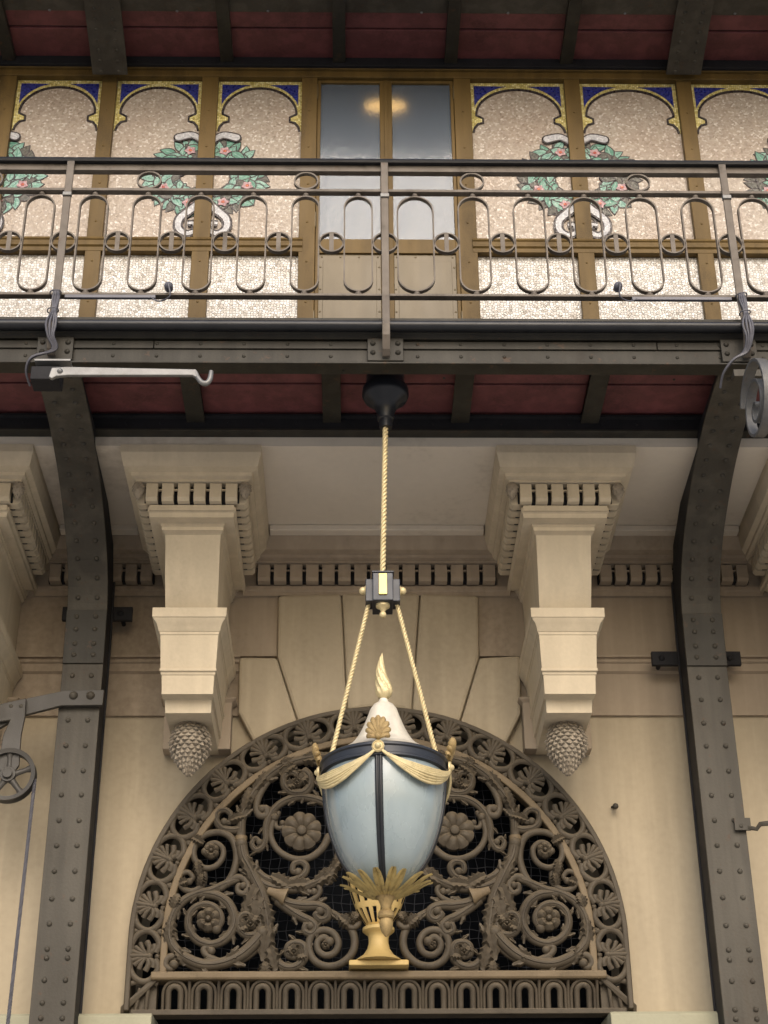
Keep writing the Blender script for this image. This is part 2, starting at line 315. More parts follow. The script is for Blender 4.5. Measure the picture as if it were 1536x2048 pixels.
# ================================================================ FACADE WALL
YW = 9.45                                                  # plain wall plane
AX, AZ, AR = .146, 4.13, 1.385                             # arch: centre and radius
ZB = Z(2024, 9.36)                                         # top of the impost ledge / foot of the arch
fa = thing('facade_wall', 'tan plastered stone wall around the arched grille, with wedge voussoirs over the arch', 'wall', (AX, YW, 0))
yt = 6.60
mb = MB()
def archpt(t):                                             # t 0..1 from left foot over the top to right foot
    st = AZ-ZB; L = pi*AR; tot = L+2*st; s_ = t*tot
    if s_ < st: return (AX-AR, ZB+s_)
    if s_ > st+L: return (AX+AR, AZ-(s_-st-L))
    a = pi-(s_-st)/AR; return (AX+AR*cos(a), AZ+AR*sin(a))
NA = 72
pa = [archpt(i/NA) for i in range(NA+1)]
def outer(p):
    x, z = p; dx, dz = x-AX, max(z-AZ, 0)
    if dz <= 1e-6: return (XL if dx < 0 else XR, z)
    k = (yt-AZ)/dz; xx = AX+dx*k
    if xx < XL: k = (XL-AX)/dx; return (XL, AZ+dz*k)
    if xx > XR: k = (XR-AX)/dx; return (XR, AZ+dz*k)
    return (xx, yt)
po = [outer(p) for p in pa]
ins = []
for i in range(NA):                                        # wall face with the arched opening left out
    q = [pa[i], pa[i+1], po[i+1], po[i]]
    mb.add([(x, YW, z) for x, z in q], [(0, 1, 2, 3)])
    if (abs(po[i][0]-XL) < 1e-6) and abs(po[i+1][0]-XL) > 1e-6: mb.add([(po[i][0], YW, po[i][1]), (po[i+1][0], YW, po[i+1][1]), (XL, YW, yt)], [(0, 1, 2)])
    if (abs(po[i+1][0]-XR) < 1e-6) and abs(po[i][0]-XR) > 1e-6: mb.add([(po[i][0], YW, po[i][1]), (po[i+1][0], YW, po[i+1][1]), (XR, YW, yt)], [(0, 1, 2)])
    mb.add([(pa[i][0], YW, pa[i][1]), (pa[i+1][0], YW, pa[i+1][1]), (pa[i+1][0], YW+.5, pa[i+1][1]), (pa[i][0], YW+.5, pa[i][1])], [(0, 1, 2, 3)])
mb.build('wall_face', 'wall', fa)
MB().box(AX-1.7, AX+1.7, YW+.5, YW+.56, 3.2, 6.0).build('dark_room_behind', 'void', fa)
# voussoirs
def vs(pts, D, mat='wall', name='voussoir', par=fa, back=YW+.02, bev=.02, lab=None):
    o = MB().poly([(P(a, b, D).x, P(a, b, D).z) for a, b in pts], D, back).build(name, mat, par, bevel=bev)
    return o
VD = 9.375
for q in ([(683.5, 1186), (839.5, 1186), (823, 1427), (806, 1417), (757, 1411), (712, 1417), (695.5, 1427)],
          [(556, 1190), (682.5, 1186), (694.5, 1427), (655, 1439), (602, 1461), (554.5, 1313)],
          [(841, 1186), (957, 1190), (958.5, 1313), (914, 1460), (862, 1438), (824, 1427)],
          [(478, 1313), (553.5, 1314), (600.5, 1461), (560, 1482), (520, 1507), (476, 1424)],
          [(959.5, 1314), (1041, 1310), (1042, 1427), (1002, 1507), (955, 1481), (916, 1461)]):
    vs(q, VD)
# frieze: panel blocks, stepped architrave, interrupted by the voussoirs and corbels
zc0 = Z(1430, 9.42); zc1 = Z(1345, 9.40); zc2 = Z(1327, 9.40); zc3 = Z(1311, 9.38); zc4 = Z(1195, 9.42); 
prof = [(YW+.02, zc0), (9.425, zc0), (9.425, zc1), (9.405, zc1+.012), (9.405, zc2), (9.39, zc2+.008), (9.39, zc2+.03), (9.365, zc3-.015), (9.365, zc3), (YW+.02, zc3)]
for (a, b) in ((XL, X(478, 1380, 9.40)), (X(1042, 1380, 9.40), XR)):
    MB().prism_x(prof, a, b).build('architrave_moulding', 'frieze', fa)
prof = [(YW+.02, zc3+.012), (9.415, zc3+.012), (9.415, zc4), (9.40, zc4+.008), (9.385, zc4+.02), (9.385, 6.36), (YW+.02, 6.36)]
for (a, b) in ((XL, X(555, 1250, 9.40)), (X(957, 1250, 9.40), XR)):
    MB().prism_x(prof, a, b).build('frieze_band', 'frieze', fa)
a, b = X(550, 1250, 9.40), X(962, 1250, 9.40)
MB().prism_x([(YW+.02, zc4+.01), (9.385, zc4+.01), (9.385, 6.36), (YW+.02, 6.36)], a, b).build('frieze_band', 'frieze', fa)
# wall ledge below (impost), two lengths either side of the doorway
for a, b in ((XL, X(303, 2036, 9.2)), (X(1222, 2036, 9.2), XR)):
    MB().prism_x([(9.6, ZB-.012), (9.22, ZB-.035), (9.20, ZB-.05), (9.20, ZB-.30), (9.6, ZB-.30)], a, b).build('impost_ledge', 'ledge', fa, bevel=.006)
    MB().prism_x([(9.6, ZB-.301), (9.30, ZB-.301), (9.30, 0), (9.6, 0)], a, b).build('pier', 'wall', fa)
solo(MB().box(X(303, 2036, 9.2)+.01, X(1222, 2036, 9.2)-.01, 9.62, 9.7, 0, ZB).build('entrance_doorway', 'void'), 'dark doorway below the arched grille, only its top edge in view', 'doorway')
hk = MB(); c = P(1228, 1616, YW); hk.tube([(c.x, YW+.01, c.z), (c.x, YW-.05, c.z), (c.x, YW-.06, c.z-.02)], .009, 8); hk.ball((c.x, YW-.06, c.z-.01), .018); hk.lathe([(0, 0), (.02, 0), (.02, .006), (0, .006)], (c.x, YW-.01, c.z), 10)
solo(hk.build('wall_hook', 'iron_grey', smooth=50), 'small rusty hook stuck in the bare tan wall right of the grille', 'hook')

# ================================================================ STONE CORNICE WITH DENTILS
YD = 9.31                                                  # dentil front along the wall
SIDE = .55
OP = [(.15, 6.66), (.15, 6.61), (.13, 6.565), (.115, 6.535), (.055, 6.53), (.05, 6.512), (.012, 6.508), (.012, 6.496), (-.085, 6.494), (-.085, 6.372), (-.066, 6.370), (-.066, 6.345), (-.075, 6.335), (-.078, 6.31)]
DZ0, DZ1 = 6.378, 6.490
def dent_row(mb, p0, p1, nrm, n, gap=.024):                # dentils and their little cross bars along p0-p1 (plan), facing nrm
    L = hypot(p1[0]-p0[0], p1[1]-p0[1]); dx, dy = (p1[0]-p0[0])/L, (p1[1]-p0[1])/L; w_ = L/n
    for k in range(n):
        a, b = k*w_+gap/2, (k+1)*w_-gap/2
        q = lambda s_, o, z: (p0[0]+dx*s_+nrm[0]*o, p0[1]+dy*s_+nrm[1]*o, z)
        rings = [[q(s_, o, z) for o, z in ((-.086, DZ0+.004), (-.016, DZ0+.004), (0, DZ0+.022), (0, DZ1), (-.086, DZ1))] for s_ in (a, b)]
        mb.beam(rings)
        if k < n-1:
            rings = [[q(s_, o, z) for o, z in ((-.03, DZ1-.038), (-.014, DZ1-.038), (-.014, DZ1-.03), (-.03, DZ1-.03))] for s_ in (b, b+gap)]
            mb.beam(rings)
CW = .318                                                  # half width of the corbel block at the dentil face
cx = [X(-88, 945, 8.2)+.03, X(383, 985, 8.31), X(1131, 985, 8.31), X(1690, 960, 8.2)]
YF = 8.31
def build_corbel(xc, label):
    t = thing('stone_corbel', label, 'corbel', (xc, YD, Z(1425, 8.78)), 'stone corbels carrying the balcony')
    mb = MB(); rings = []
    plan = [(xc-CW, YD, (-1, -1)), (xc-CW, YF, (-1, -1)), (xc+CW, YF, (1, -1)), (xc+CW, YD, (1, -1))]
    for j, (px_, py_, (sx, sy)) in enumerate(plan):
        rings.append([(px_+sx*o*(SIDE if o > 0 else 1), py_+sy*o, z) for o, z in OP])
    n = len(OP); vs_ = [p for r in rings for p in r]
    mb.add(vs_, [(k*n+i, k*n+i+1, (k+1)*n+i+1, (k+1)*n+i) for k in range(3) for i in range(n-1)])
    o = OP[-1][0]; z = OP[-1][1]
    mb.add([(xc-CW-o, YF-o, z), (xc+CW+o, YF-o, z), (xc+CW+o, YD, z), (xc-CW-o, YD, z)], [(0, 1, 2, 3)])
    mb.build('cornice_block', 'stone', t)
    mb = MB(); c_ = .045
    dent_row(mb, (xc-CW+c_, YF), (xc+CW-c_, YF), (0, -1), 6)
    dent_row(mb, (xc-CW, YF+c_), (xc-CW, YD-.05), (-1, 0), 11)
    dent_row(mb, (xc+CW, YF+c_), (xc+CW, YD-.05), (1, 0), 11)
    mb.build('dentil_band', 'stone', t)
    mb = MB(); a_, b_ = DZ0+.010, DZ1-.001
    mb.box(xc-CW+.047, xc+CW-.047, YF+.046, YF+.080, a_, b_); mb.build('slot_backing', 'dark', t)
    for sx in (-1, 1):
        x_ = sorted((xc+sx*(CW-.046), xc+sx*(CW-.080))); MB().box(x_[0], x_[1], YF+.083, YD-.052, a_, b_).build('slot_backing', 'dark', t)
    for sx in (-1, 1):
        mb = MB(); pinecone(mb, (xc+sx*(CW-.012), YF+.012, DZ1+.01), .036, .112, 6, 8); mb.build('corner_cone', 'cone', t)
    zz = lambda y, D: Z(y, D, 386)
    rows = [(6.342, .244, 8.36), (zz(1010, 8.36), .243, 8.36), (zz(1016, 8.37), .238, 8.37), (zz(1026, 8.40), .215, 8.40), (zz(1036, 8.43), .196, 8.43), (zz(1043, 8.45), .190, 8.45), (zz(1044, 8.45), .185, 8.457),
            (zz(1051, 8.46), .183, 8.46), (zz(1052, 8.46), .177, 8.468), (zz(1060, 8.47), .176, 8.47), (zz(1061, 8.47), .168, 8.49), (zz(1070, 8.51), .160, 8.51), (zz(1090, 8.53), .157, 8.53), (zz(1150, 8.57), .154, 8.57), (zz(1216, 8.64), .149, 8.64)]
    MB().stack(xc, rows, 9.40).build('console', 'stone', t, smooth=20)
    rows = [(zz(1215, 8.55), .210, 8.55), (zz(1233, 8.55), .209, 8.55), (zz(1234, 8.55), .203, 8.556), (zz(1238, 8.56), .200, 8.56), (zz(1246, 8.575), .185, 8.575), (zz(1256, 8.59), .176, 8.59), (zz(1262, 8.6), .174, 8.60), (zz(1263, 8.6), .168, 8.605), (zz(1268, 8.605), .167, 8.607),
            (zz(1270, 8.61), .163, 8.612), (zz(1336, 8.64), .155, 8.64), (zz(1337, 8.64), .159, 8.634), (zz(1342, 8.64), .159, 8.634), (zz(1343, 8.64), .153, 8.645), (zz(1349, 8.65), .152, 8.65), (zz(1350, 8.65), .147, 8.655), (zz(1388, 8.67), .143, 8.67),
            (zz(1389, 8.67), .134, 8.74), (zz(1397, 8.74), .131, 8.742), (zz(1426, 8.76), .128, 8.76)]
    # keep the section heights strictly falling
    rr = []; last = 99
    for z_, h, d in rows: z_ = min(z_, last-.0015); rr.append((z_, h, d)); last = z_
    MB().stack(xc, rr, 9.40).build('lower_block', 'stone', t, smooth=20)
    zb = rr[-1][0]
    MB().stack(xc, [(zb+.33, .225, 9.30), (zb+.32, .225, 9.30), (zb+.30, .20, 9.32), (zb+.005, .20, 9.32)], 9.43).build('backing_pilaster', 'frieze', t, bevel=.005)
    mb = MB(); c = (xc, 8.965, zb+.012); pinecone(mb, c, .116, .312, 14, 16); mb.build('pine_cone', 'cone', t)
    return t
cb = build_corbel(cx[1], 'tall cream corbel ending in a pine cone, left of the hanging lantern')
for i, l in ((2, 'tall cream corbel ending in a pine cone, right of the hanging lantern'),
             (0, 'corbel cut by the left photo edge, beyond the left iron column'),
             (3, 'corbel cut by the right photo edge, beyond the right iron column')):
    c = copy_tree(cb, None, cx[i]-cx[1]); c['label'] = l
co = thing('stone_cornice', 'shadowed stone cornice and soffit slab running along the wall between the corbels', 'cornice', (AX, YD, 6.6))
ends = [XL-.8] + cx + [XR+.8]
for i in range(5):
    a = ends[i]+CW; b = ends[i+1]-CW
    if i == 0: a = XL
    if i == 4: b = XR
    mb = MB(); n = len(OP)
    sd_ = lambda o: o*(SIDE if o > 0 else 1)
    r1 = [((a+sd_(o)) if i > 0 else a, YD-o, z) for o, z in OP]; r2 = [((b-sd_(o)) if i < 4 else b, YD-o, z) for o, z in OP]
    mb.add(r1+r2, [(k, k+1, n+k+1, n+k) for k in range(n-1)])
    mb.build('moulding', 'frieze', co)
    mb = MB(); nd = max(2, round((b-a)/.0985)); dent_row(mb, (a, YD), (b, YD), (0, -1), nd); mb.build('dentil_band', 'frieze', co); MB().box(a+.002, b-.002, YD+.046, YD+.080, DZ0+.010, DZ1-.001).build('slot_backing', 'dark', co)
MB().box(XL, XR, 8.17, 9.6, 6.655, 6.72).build('soffit_slab', 'soffit', co)
for i in range(5):                                         # shallow raised border round each soffit panel
    a = ends[i]+CW+.09 if i > 0 else XL; b = ends[i+1]-CW-.09 if i < 4 else XR
    MB().box(a, b, 9.09, 9.30, 6.615, 6.654).build('soffit_step', 'soffit', co, bevel=.006)

# ================================================================ ARCHED GRILLE
GY = 9.36
gr = thing('arched_grille', 'dusty bronze half-round fanlight grille of leafy scrolls behind the lantern', 'grille', (AX, GY, ZB))
RI, RM = 1.175, 1.215
def ringpts(R, za, n=64):
    pts = [(AX-R, za)] + [(AX+R*cos(pi-pi*i/n), AZ+R*sin(pi-pi*i/n)) for i in range(n+1)] + [(AX+R, za)]; return pts
ZT = Z(1948, GY)-.0                                       # top of the bottom rail
def arch_flat(Ro, Ri, y0, y1, name, mat, za, prof=None):
    o = ringpts(Ro, za); i_ = ringpts(Ri, za); mb = MB(); n = len(o)
    mb.add([(x, y0, z) for x, z in o]+[(x, y0, z) for x, z in i_]+[(x, y1, z) for x, z in o]+[(x, y1, z) for x, z in i_],
           [q for k in range(n-1) for q in ((k, k+1, n+k+1, n+k), (2*n+k, 2*n+k+1, k+1, k), (n+k, n+k+1, 3*n+k+1, 3*n+k), (2*n+k+1, 2*n+k, 3*n+k, 3*n+k+1))] + [(0, n, 3*n, 2*n), (n-1, 2*n-1, 4*n-1, 3*n-1)])
    return mb.build(name, mat, gr, bevel=.006, smooth=40)
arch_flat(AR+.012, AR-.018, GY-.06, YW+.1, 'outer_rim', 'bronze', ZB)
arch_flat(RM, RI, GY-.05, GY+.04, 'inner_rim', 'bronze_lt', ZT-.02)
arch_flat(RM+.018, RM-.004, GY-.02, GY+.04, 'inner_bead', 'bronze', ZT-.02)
RC = (AR+RM)/2; HW = (AR-RM)/2
st = AZ-ZT+.05; LEN = pi*RC+2*st
def along(s_, off):                                        # point on the ornament band: s_ along the centre line, off outward
    if s_ < st: return (AX-RC-off, AZ-st+s_)
    if s_ > st+pi*RC: return (AX+RC+off, AZ-(s_-st-pi*RC))
    a = pi-(s_-st)/RC; return (AX+(RC+off)*cos(a), AZ+(RC+off)*sin(a))
NM = 16; pit = LEN/NM
def bandtube(mb, pts, r0_, r1_, y, n=6, k=4):
    pts = catmull(pts, k); m = len(pts)
    mb.tube([(lambda q: (q[0], y-.004*sin(pi*i/(m-1)), q[1]))(along(p[0], p[1])) for i, p in enumerate(pts)], [1.3*(r0_+(r1_-r0_)*abs(i/(m-1))) for i in range(m)], n, .9)
for m_ in range(NM):
    s0 = (m_+.5)*pit; mb = MB(); H = HW-.004
    for sg in (-1, 1):
        # ring looping towards the neighbouring palmette
        loop = [(s0+sg*.02, -H*.72), (s0+sg*.07, -H*.95), (s0+sg*.125, -H*.55), (s0+sg*.140, 0), (s0+sg*.118, H*.58), (s0+sg*.068, H*.92), (s0+sg*.03, H*.85)]
        bandtube(mb, loop, .0145, .012, GY-.040)
        for (ds, e, r_) in ((.026, H*.90, .0110), (.050, H*.66, .0105), (.072, H*.34, .0100)):   # leaves of the fan
            bandtube(mb, [(s0+sg*.006, -H*.15), (s0+sg*ds*.55, e*.45), (s0+sg*ds, e)], .006, r_, GY-.048)
        bandtube(mb, [(s0+sg*.01, -H*.2), (s0+sg*.045, -H*.30), (s0+sg*.082, -H*.10)], .010, .013, GY-.042)
        bandtube(mb, [(s0+sg*.01, -H*.25), (s0+sg*.035, -H*.62), (s0+sg*.062, -H*.60)], .010, .014, GY-.042)
        # tie between neighbours
        bandtube(mb, [(s0+sg*.150, -H), (s0+sg*.140, -H*.5), (s0+sg*.150, 0)], .011, .009, GY-.025)
        bandtube(mb, [(s0+sg*.150, H), (s0+sg*.140, H*.5), (s0+sg*.150, 0)], .013, .009, GY-.025)
    q = along(s0, H*.55); q2 = along(s0, H*1.0)
    bandtube(mb, [(s0, -H*.3), (s0, H*.3), (s0, H*.95)], .008, .012, GY-.050)
    q = along(s0, -H*.30); mb.ball((q[0], GY-.04, q[1]), .021, 10, 6)
    q = along(s0, -H*.85); mb.ball((q[0], GY-.03, q[1]), .016, 8, 6)
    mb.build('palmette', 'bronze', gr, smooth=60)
# netting close behind the scrolls
mb = MB(); s_ = .052
for k in range(-24, 25):
    for (hor) in (0, 1):
        pts = []
        for j in range(-25, 26):
            a_, b_ = k*s_, j*s_
            x, z = (AX+b_, AZ-.1+a_+.45) if hor else (AX+a_, AZ-.1+b_+.45)
            x += .006*sin(j*2.1+k); z += .006*cos(j*1.7+k*2)
            if z > ZT-.02 and ((z < AZ and abs(x-AX) < RI) or hypot(x-AX, z-AZ) < RI): pts.append((x, GY+.10, z))
            elif len(pts) > 1: mb.tube(pts, .0018, 4); pts = []
            else: pts = []
        if len(pts) > 1: mb.tube(pts, .0018, 4)
mb.build('wire_net', 'net', gr)
# --- scrolls traced on the left half (zoomed coordinates), mirrored about the centre line
def CW2(a, b, D=GY): p = P(240+a/2.844, 1400+b/2.844, D); return (p.x, p.z)
PXM = .00103                                               # metres per zoomed pixel
strokes = [
 (26, 30, [(860, 1520), (852, 1400), (840, 1260), (815, 1130), (775, 1040), (735, 960), (705, 900), (692, 830)]),
 (24, 26, [(690, 800), (690, 700), (712, 630), (748, 560), (800, 490), (870, 425), (945, 382), (1040, 352), (1150, 338), (1300, 325)]),
 (16, 20, [(1010, 392), (920, 410), (845, 470), (795, 550), (778, 620), (795, 668), (835, 665), (835, 630), (808, 632)]),
 (24, 12, [(1230, 640), (1160, 590), (1080, 565), (990, 565), (905, 605), (852, 670), (830, 745), (832, 800), (808, 850), (775, 865), (752, 830), (772, 798), (796, 822)]),
 (20, 14, [(1190, 770), (1150, 850), (1080, 905), (1000, 915), (925, 885), (875, 830), (858, 760), (880, 680)]),
 (14, 10, [(905, 640), (885, 690), (893, 735), (925, 735), (925, 712)]),
 (22, 14, [(700, 900), (760, 960), (820, 1015), (900, 1042), (985, 1035), (1045, 1005), (1062, 960), (1030, 932), (990, 945), (985, 985), (1015, 990)]),
 (26, 18, [(740, 990), (830, 1060), (930, 1082), (1030, 1078), (1120, 1045), (1190, 990), (1230, 930), (1245, 870)]),
 (20, 13, [(560, 1085), (620, 1035), (655, 960), (665, 880), (640, 800), (585, 765), (510, 768), (450, 805), (422, 865), (432, 925), (480, 965), (540, 958), (582, 915), (588, 860), (550, 825), (505, 835), (485, 875)]),
 (22, 13, [(700, 735), (640, 748), (580, 735), (550, 695), (560, 650), (600, 637), (632, 662), (628, 705), (595, 705)]),
 (20, 12, [(600, 1060), (660, 1018), (705, 1025), (730, 1070), (710, 1110), (675, 1100), (675, 1065), (702, 1068)]),
 (18, 32, [(690, 1020), (600, 1052), (520, 1088), (430, 1112), (352, 1160), (300, 1240), (285, 1330), (305, 1410), (375, 1475), (480, 1515), (590, 1505), (690, 1460), (765, 1395), (812, 1335)]),
 (26, 16, [(440, 1108), (540, 1115), (610, 1155), (648, 1225), (648, 1300), (600, 1370), (520, 1400), (440, 1375), (395, 1310), (395, 1240), (432, 1190), (495, 1172), (555, 1200), (580, 1262), (552, 1315)]),
 (20, 14, [(790, 1410), (700, 1478), (610, 1500), (545, 1488), (495, 1460), (478, 1430), (500, 1412), (522, 1438)]),
 (20, 16, [(560, 1545), (460, 1535), (380, 1500), (320, 1466), (272, 1480), (262, 1520), (290, 1540), (310, 1515)]),
 (30, 16, [(870, 1110), (950, 1160), (1040, 1178), (1120, 1180), (1175, 1205), (1180, 1245), (1145, 1262), (1115, 1235), (1140, 1210)]),
 (26, 14, [(890, 1140), (960, 1195), (1030, 1240), (1090, 1270), (1115, 1305), (1090, 1340), (1052, 1325), (1058, 1290), (1085, 1295)]),
 (16, 12, [(880, 1110), (960, 1150), (1040, 1160), (1105, 1138), (1138, 1095), (1118, 1058), (1080, 1062), (1072, 1098), (1105, 1102)]),
 (20, 16, [(1180, 1205), (1250, 1245), (1310, 1300), (1335, 1375), (1318, 1450), (1250, 1510), (1165, 1520), (1098, 1480), (1075, 1405), (1095, 1345), (1155, 1318), (1212, 1335), (1242, 1390), (1222, 1445), (1170, 1462), (1128, 1432), (1125, 1385), (1160, 1358), (1192, 1385)]),
 (24, 18, [(870, 1440), (900, 1500), (950, 1530), (1010, 1520), (1052, 1470), (1045, 1410), (1000, 1392), (960, 1410), (955, 1455), (990, 1470)]),
 (18, 12, [(440, 920), (475, 985), (475, 1050), (430, 1092), (375, 1090), (340, 1050), (348, 1005), (390, 990), (418, 1020), (398, 1045)]),
 (26, 16, [(1040, 405), (1075, 440), (1080, 495), (1045, 535), (985, 540), (940, 505), (935, 450), (975, 425), (1015, 445), (1010, 485)]),
 (24, 14, [(770, 1220), (800, 1270), (785, 1330), (735, 1350), (690, 1325), (675, 1270), (700, 1230), (745, 1235), (752, 1280)]),
 (18, 14, [(1290, 1240), (1340, 1240), (1355, 1280), (1325, 1305), (1290, 1285), (1305, 1262)]),
]
def mirror(p, s_): return p if s_ < 0 else (2*AX-p[0], p[1])
def leaf(mb, c, ang, L, Wd, y, lobes=5, h=.02):            # lobed acanthus leaf as a raised sheet, root at c
    n = 22; rows = []
    for i in range(n+1):
        t = i/n; w_ = Wd*(sin(pi*min(1, t*.9+.08))**.7)*(1-.34*abs(sin(lobes*pi*t))**1.0); bx = L*t; bz = .12*L*sin(pi*t)*0
        row = []
        for k, f in enumerate((-1, -.55, 0, .55, 1)):
            yy = y - h*(0, 1, .55, 1, 0)[k]*sin(pi*min(1, t+.08)) - .0; lx, lz = bx+(.25*Wd*abs(f) if 0 else 0), w_*f
            row.append((c[0]+cos(ang)*lx-sin(ang)*lz, yy, c[1]+sin(ang)*lx+cos(ang)*lz))
        rows.append(row)
    vs_ = [p for r in rows for p in r]; m = 5
    fs = [(i*m+k, i*m+k+1, (i+1)*m+k+1, (i+1)*m+k) for i in range(n) for k in range(4)]
    back = [(p[0], y+.02, p[2]) for p in vs_]; mb.add(vs_, fs); o = len(mb.v); 
    e = [(i*m, (i+1)*m) for i in range(n)]+[(i*m+4, (i+1)*m+4) for i in range(n)]
    for a_, b_ in e: mb.add([vs_[a_], vs_[b_], back[b_], back[a_]], [(0, 1, 2, 3)])
def rosette(mb, c, R, pet, y, h=.03, hub=.22, depth=.10, inner=True):
    n = pet*8; rad = [0, .12, hub, hub*1.15, .45, .62, .8, .93, 1.0, 1.0]
    vs_ = []
    for j, q in enumerate(rad):
        for k in range(n):
            a = 2*pi*k/n; pe = abs(sin(pet*a/2)); r = R*q*(1-depth*(1-pe**.5)*max(0, q-.3)/.7)
            if q <= .12: yy = h*1.25
            elif q <= hub: yy = h*1.05
            elif q <= hub*1.15: yy = h*.45
            else: yy = h*(.45+.55*sin(pi*min(1, (q-.2)/.85)))*(.55+.45*pe)
            if inner and .4 < q < .7: yy += h*.25*abs(cos(pet*a/2))
            if j == len(rad)-1: yy = -.02
            vs_.append((c[0]+r*cos(a), y-yy, c[1]+r*sin(a)))
    mb.add(vs_, [(j*n+k, j*n+(k+1) % n, (j+1)*n+(k+1) % n, (j+1)*n+k) for j in range(len(rad)-1) for k in range(n)])
leaves = [((790, 1040), 250, 210, 62), ((700, 880), 292, 200, 55), ((800, 1100), 262, 190, 75), ((815, 1150), 285, 160, 60), ((850, 1280), 262, 210, 60), ((850, 1400), 285, 150, 55), ((830, 1500), 270, 90, 40),
          ((860, 1010), 330, 150, 48), ((950, 1065), 5, 150, 45), ((1100, 1060), 35, 170, 45), ((1200, 990), 55, 110, 38),
          ((300, 1250), 262, 170, 42), ((320, 1420), 300, 110, 36), ((300, 1200), 70, 90, 40),
          ((700, 650), 75, 150, 36), ((755, 540), 55, 170, 36), ((880, 415), 30, 170, 36), ((1020, 355), 8, 170, 45), ((1000, 380), 215, 110, 40), ((940, 345), 275, 90, 40),
          ((480, 830), 150, 90, 34), ((440, 930), 285, 100, 34), ((470, 1000), 260, 80, 30), ((620, 700), 20, 110, 34),
          ((740, 1290), 60, 80, 60), ((740, 1290), 200, 80, 55), ((1000, 1465), 120, 80, 55), ((1000, 1465), 10, 75, 50), ((1010, 490), 45, 85, 60), ((1010, 490), 190, 80, 55),
          ((1250, 1240), 320, 90, 45), ((1320, 1270), 60, 60, 40), ((390, 1040), 200, 60, 34), ((700, 1440), 210, 130, 36), ((1210, 960), 250, 110, 46)]
roses = [((1035, 760), 112, 9, .04), ((522, 872), 44, 6, .035), ((506, 1262), 66, 6, .045), ((1170, 1405), 24, 5, .03), ((745, 1290), 30, 4, .045), ((1008, 487), 30, 4, .045), ((990, 1450), 26, 4, .045), ((1320, 1272), 18, 4, .04)]
for sg in (-1, 1):
    for r0_, r1_, pts in strokes:
        w_ = [mirror(CW2(a, b), sg) for a, b in pts]; cp = catmull([(x, z) for x, z in w_], 6); m = len(cp); mb = MB()
        pa_ = [(x, GY-.012-.02*min(1, i/(m*.5)), z) for i, (x, z) in enumerate(cp)]
        rr = [(r0_+(r1_-r0_)*i/(m-1))*PXM*1.14 for i in range(m)]; rr[0] *= .7
        mb.tube(pa_, rr, 10, 1.05, upv=(0, 1, 0)); e = pa_[-1]; mb.ball((e[0], e[1]-.006, e[2]), rr[-1]*(1.45 if r1_ < 17 else 1.02), 12, 8)
        if max(r0_, r1_) >= 24:                              # leaf tips springing from both sides of the stalk
            for i in range(8, m-8, 9):
                for sd in (-1, 1):
                    (xa, _, za_), (xb, _, zb_) = pa_[i-1], pa_[i+1]; an = atan2(zb_-za_, xb-xa); nx, nz = -sin(an)*sd, cos(an)*sd; q_ = rr[i]
                    leaf(mb, (pa_[i][0]+nx*q_*.35, pa_[i][2]+nz*q_*.35), an+sd*radians(32), q_*2.6, q_*.62, pa_[i][1]-q_*.35, 2, .012)
        # narrow raised fillet down the middle of the thicker scrolls
        if max(r0_, r1_) >= 22:
            mb.tube([(x, y-rr[i]*.95, z) for i, (x, y, z) in enumerate(pa_[2:-2])], [q*.28 for q in rr[2:-2]], 6, 1, upv=(0, 1, 0))
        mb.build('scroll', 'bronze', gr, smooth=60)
    for (c, an, L, Wd) in leaves:
        c = mirror(CW2(*c), sg); an = radians(an); an = an if sg < 0 else pi-an
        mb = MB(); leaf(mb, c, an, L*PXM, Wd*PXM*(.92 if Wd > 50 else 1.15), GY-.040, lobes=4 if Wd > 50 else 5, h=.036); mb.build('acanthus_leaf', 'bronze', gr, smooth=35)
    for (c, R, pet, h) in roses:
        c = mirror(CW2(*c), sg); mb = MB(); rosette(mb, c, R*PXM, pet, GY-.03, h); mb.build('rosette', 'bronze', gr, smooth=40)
    for (a, b) in (((690, 795), 30),):
        c = mirror(CW2(*a), sg); MB().lathe([(0, -.012), (.036, -.012), (.036, .012), (0, .012)], (c[0], GY-.02, c[1]), 14).build('collar', 'bronze_lt', gr, smooth=40)
    # little trumpet bell where the branch leaves the stalk
    c = mirror(CW2(935, 1130), sg); an = -.35 if sg < 0 else pi+.35
    mb = MB(); d = Vector((cos(an), 0, sin(an)))
    mb.tube([Vector((c[0], GY-.045, c[1]))+d*t for t in (-.10, -.06, -.02, .005, .012)], [.022, .026, .038, .052, .050], 12, .8); mb.build('bell', 'bronze_lt', gr, smooth=50)
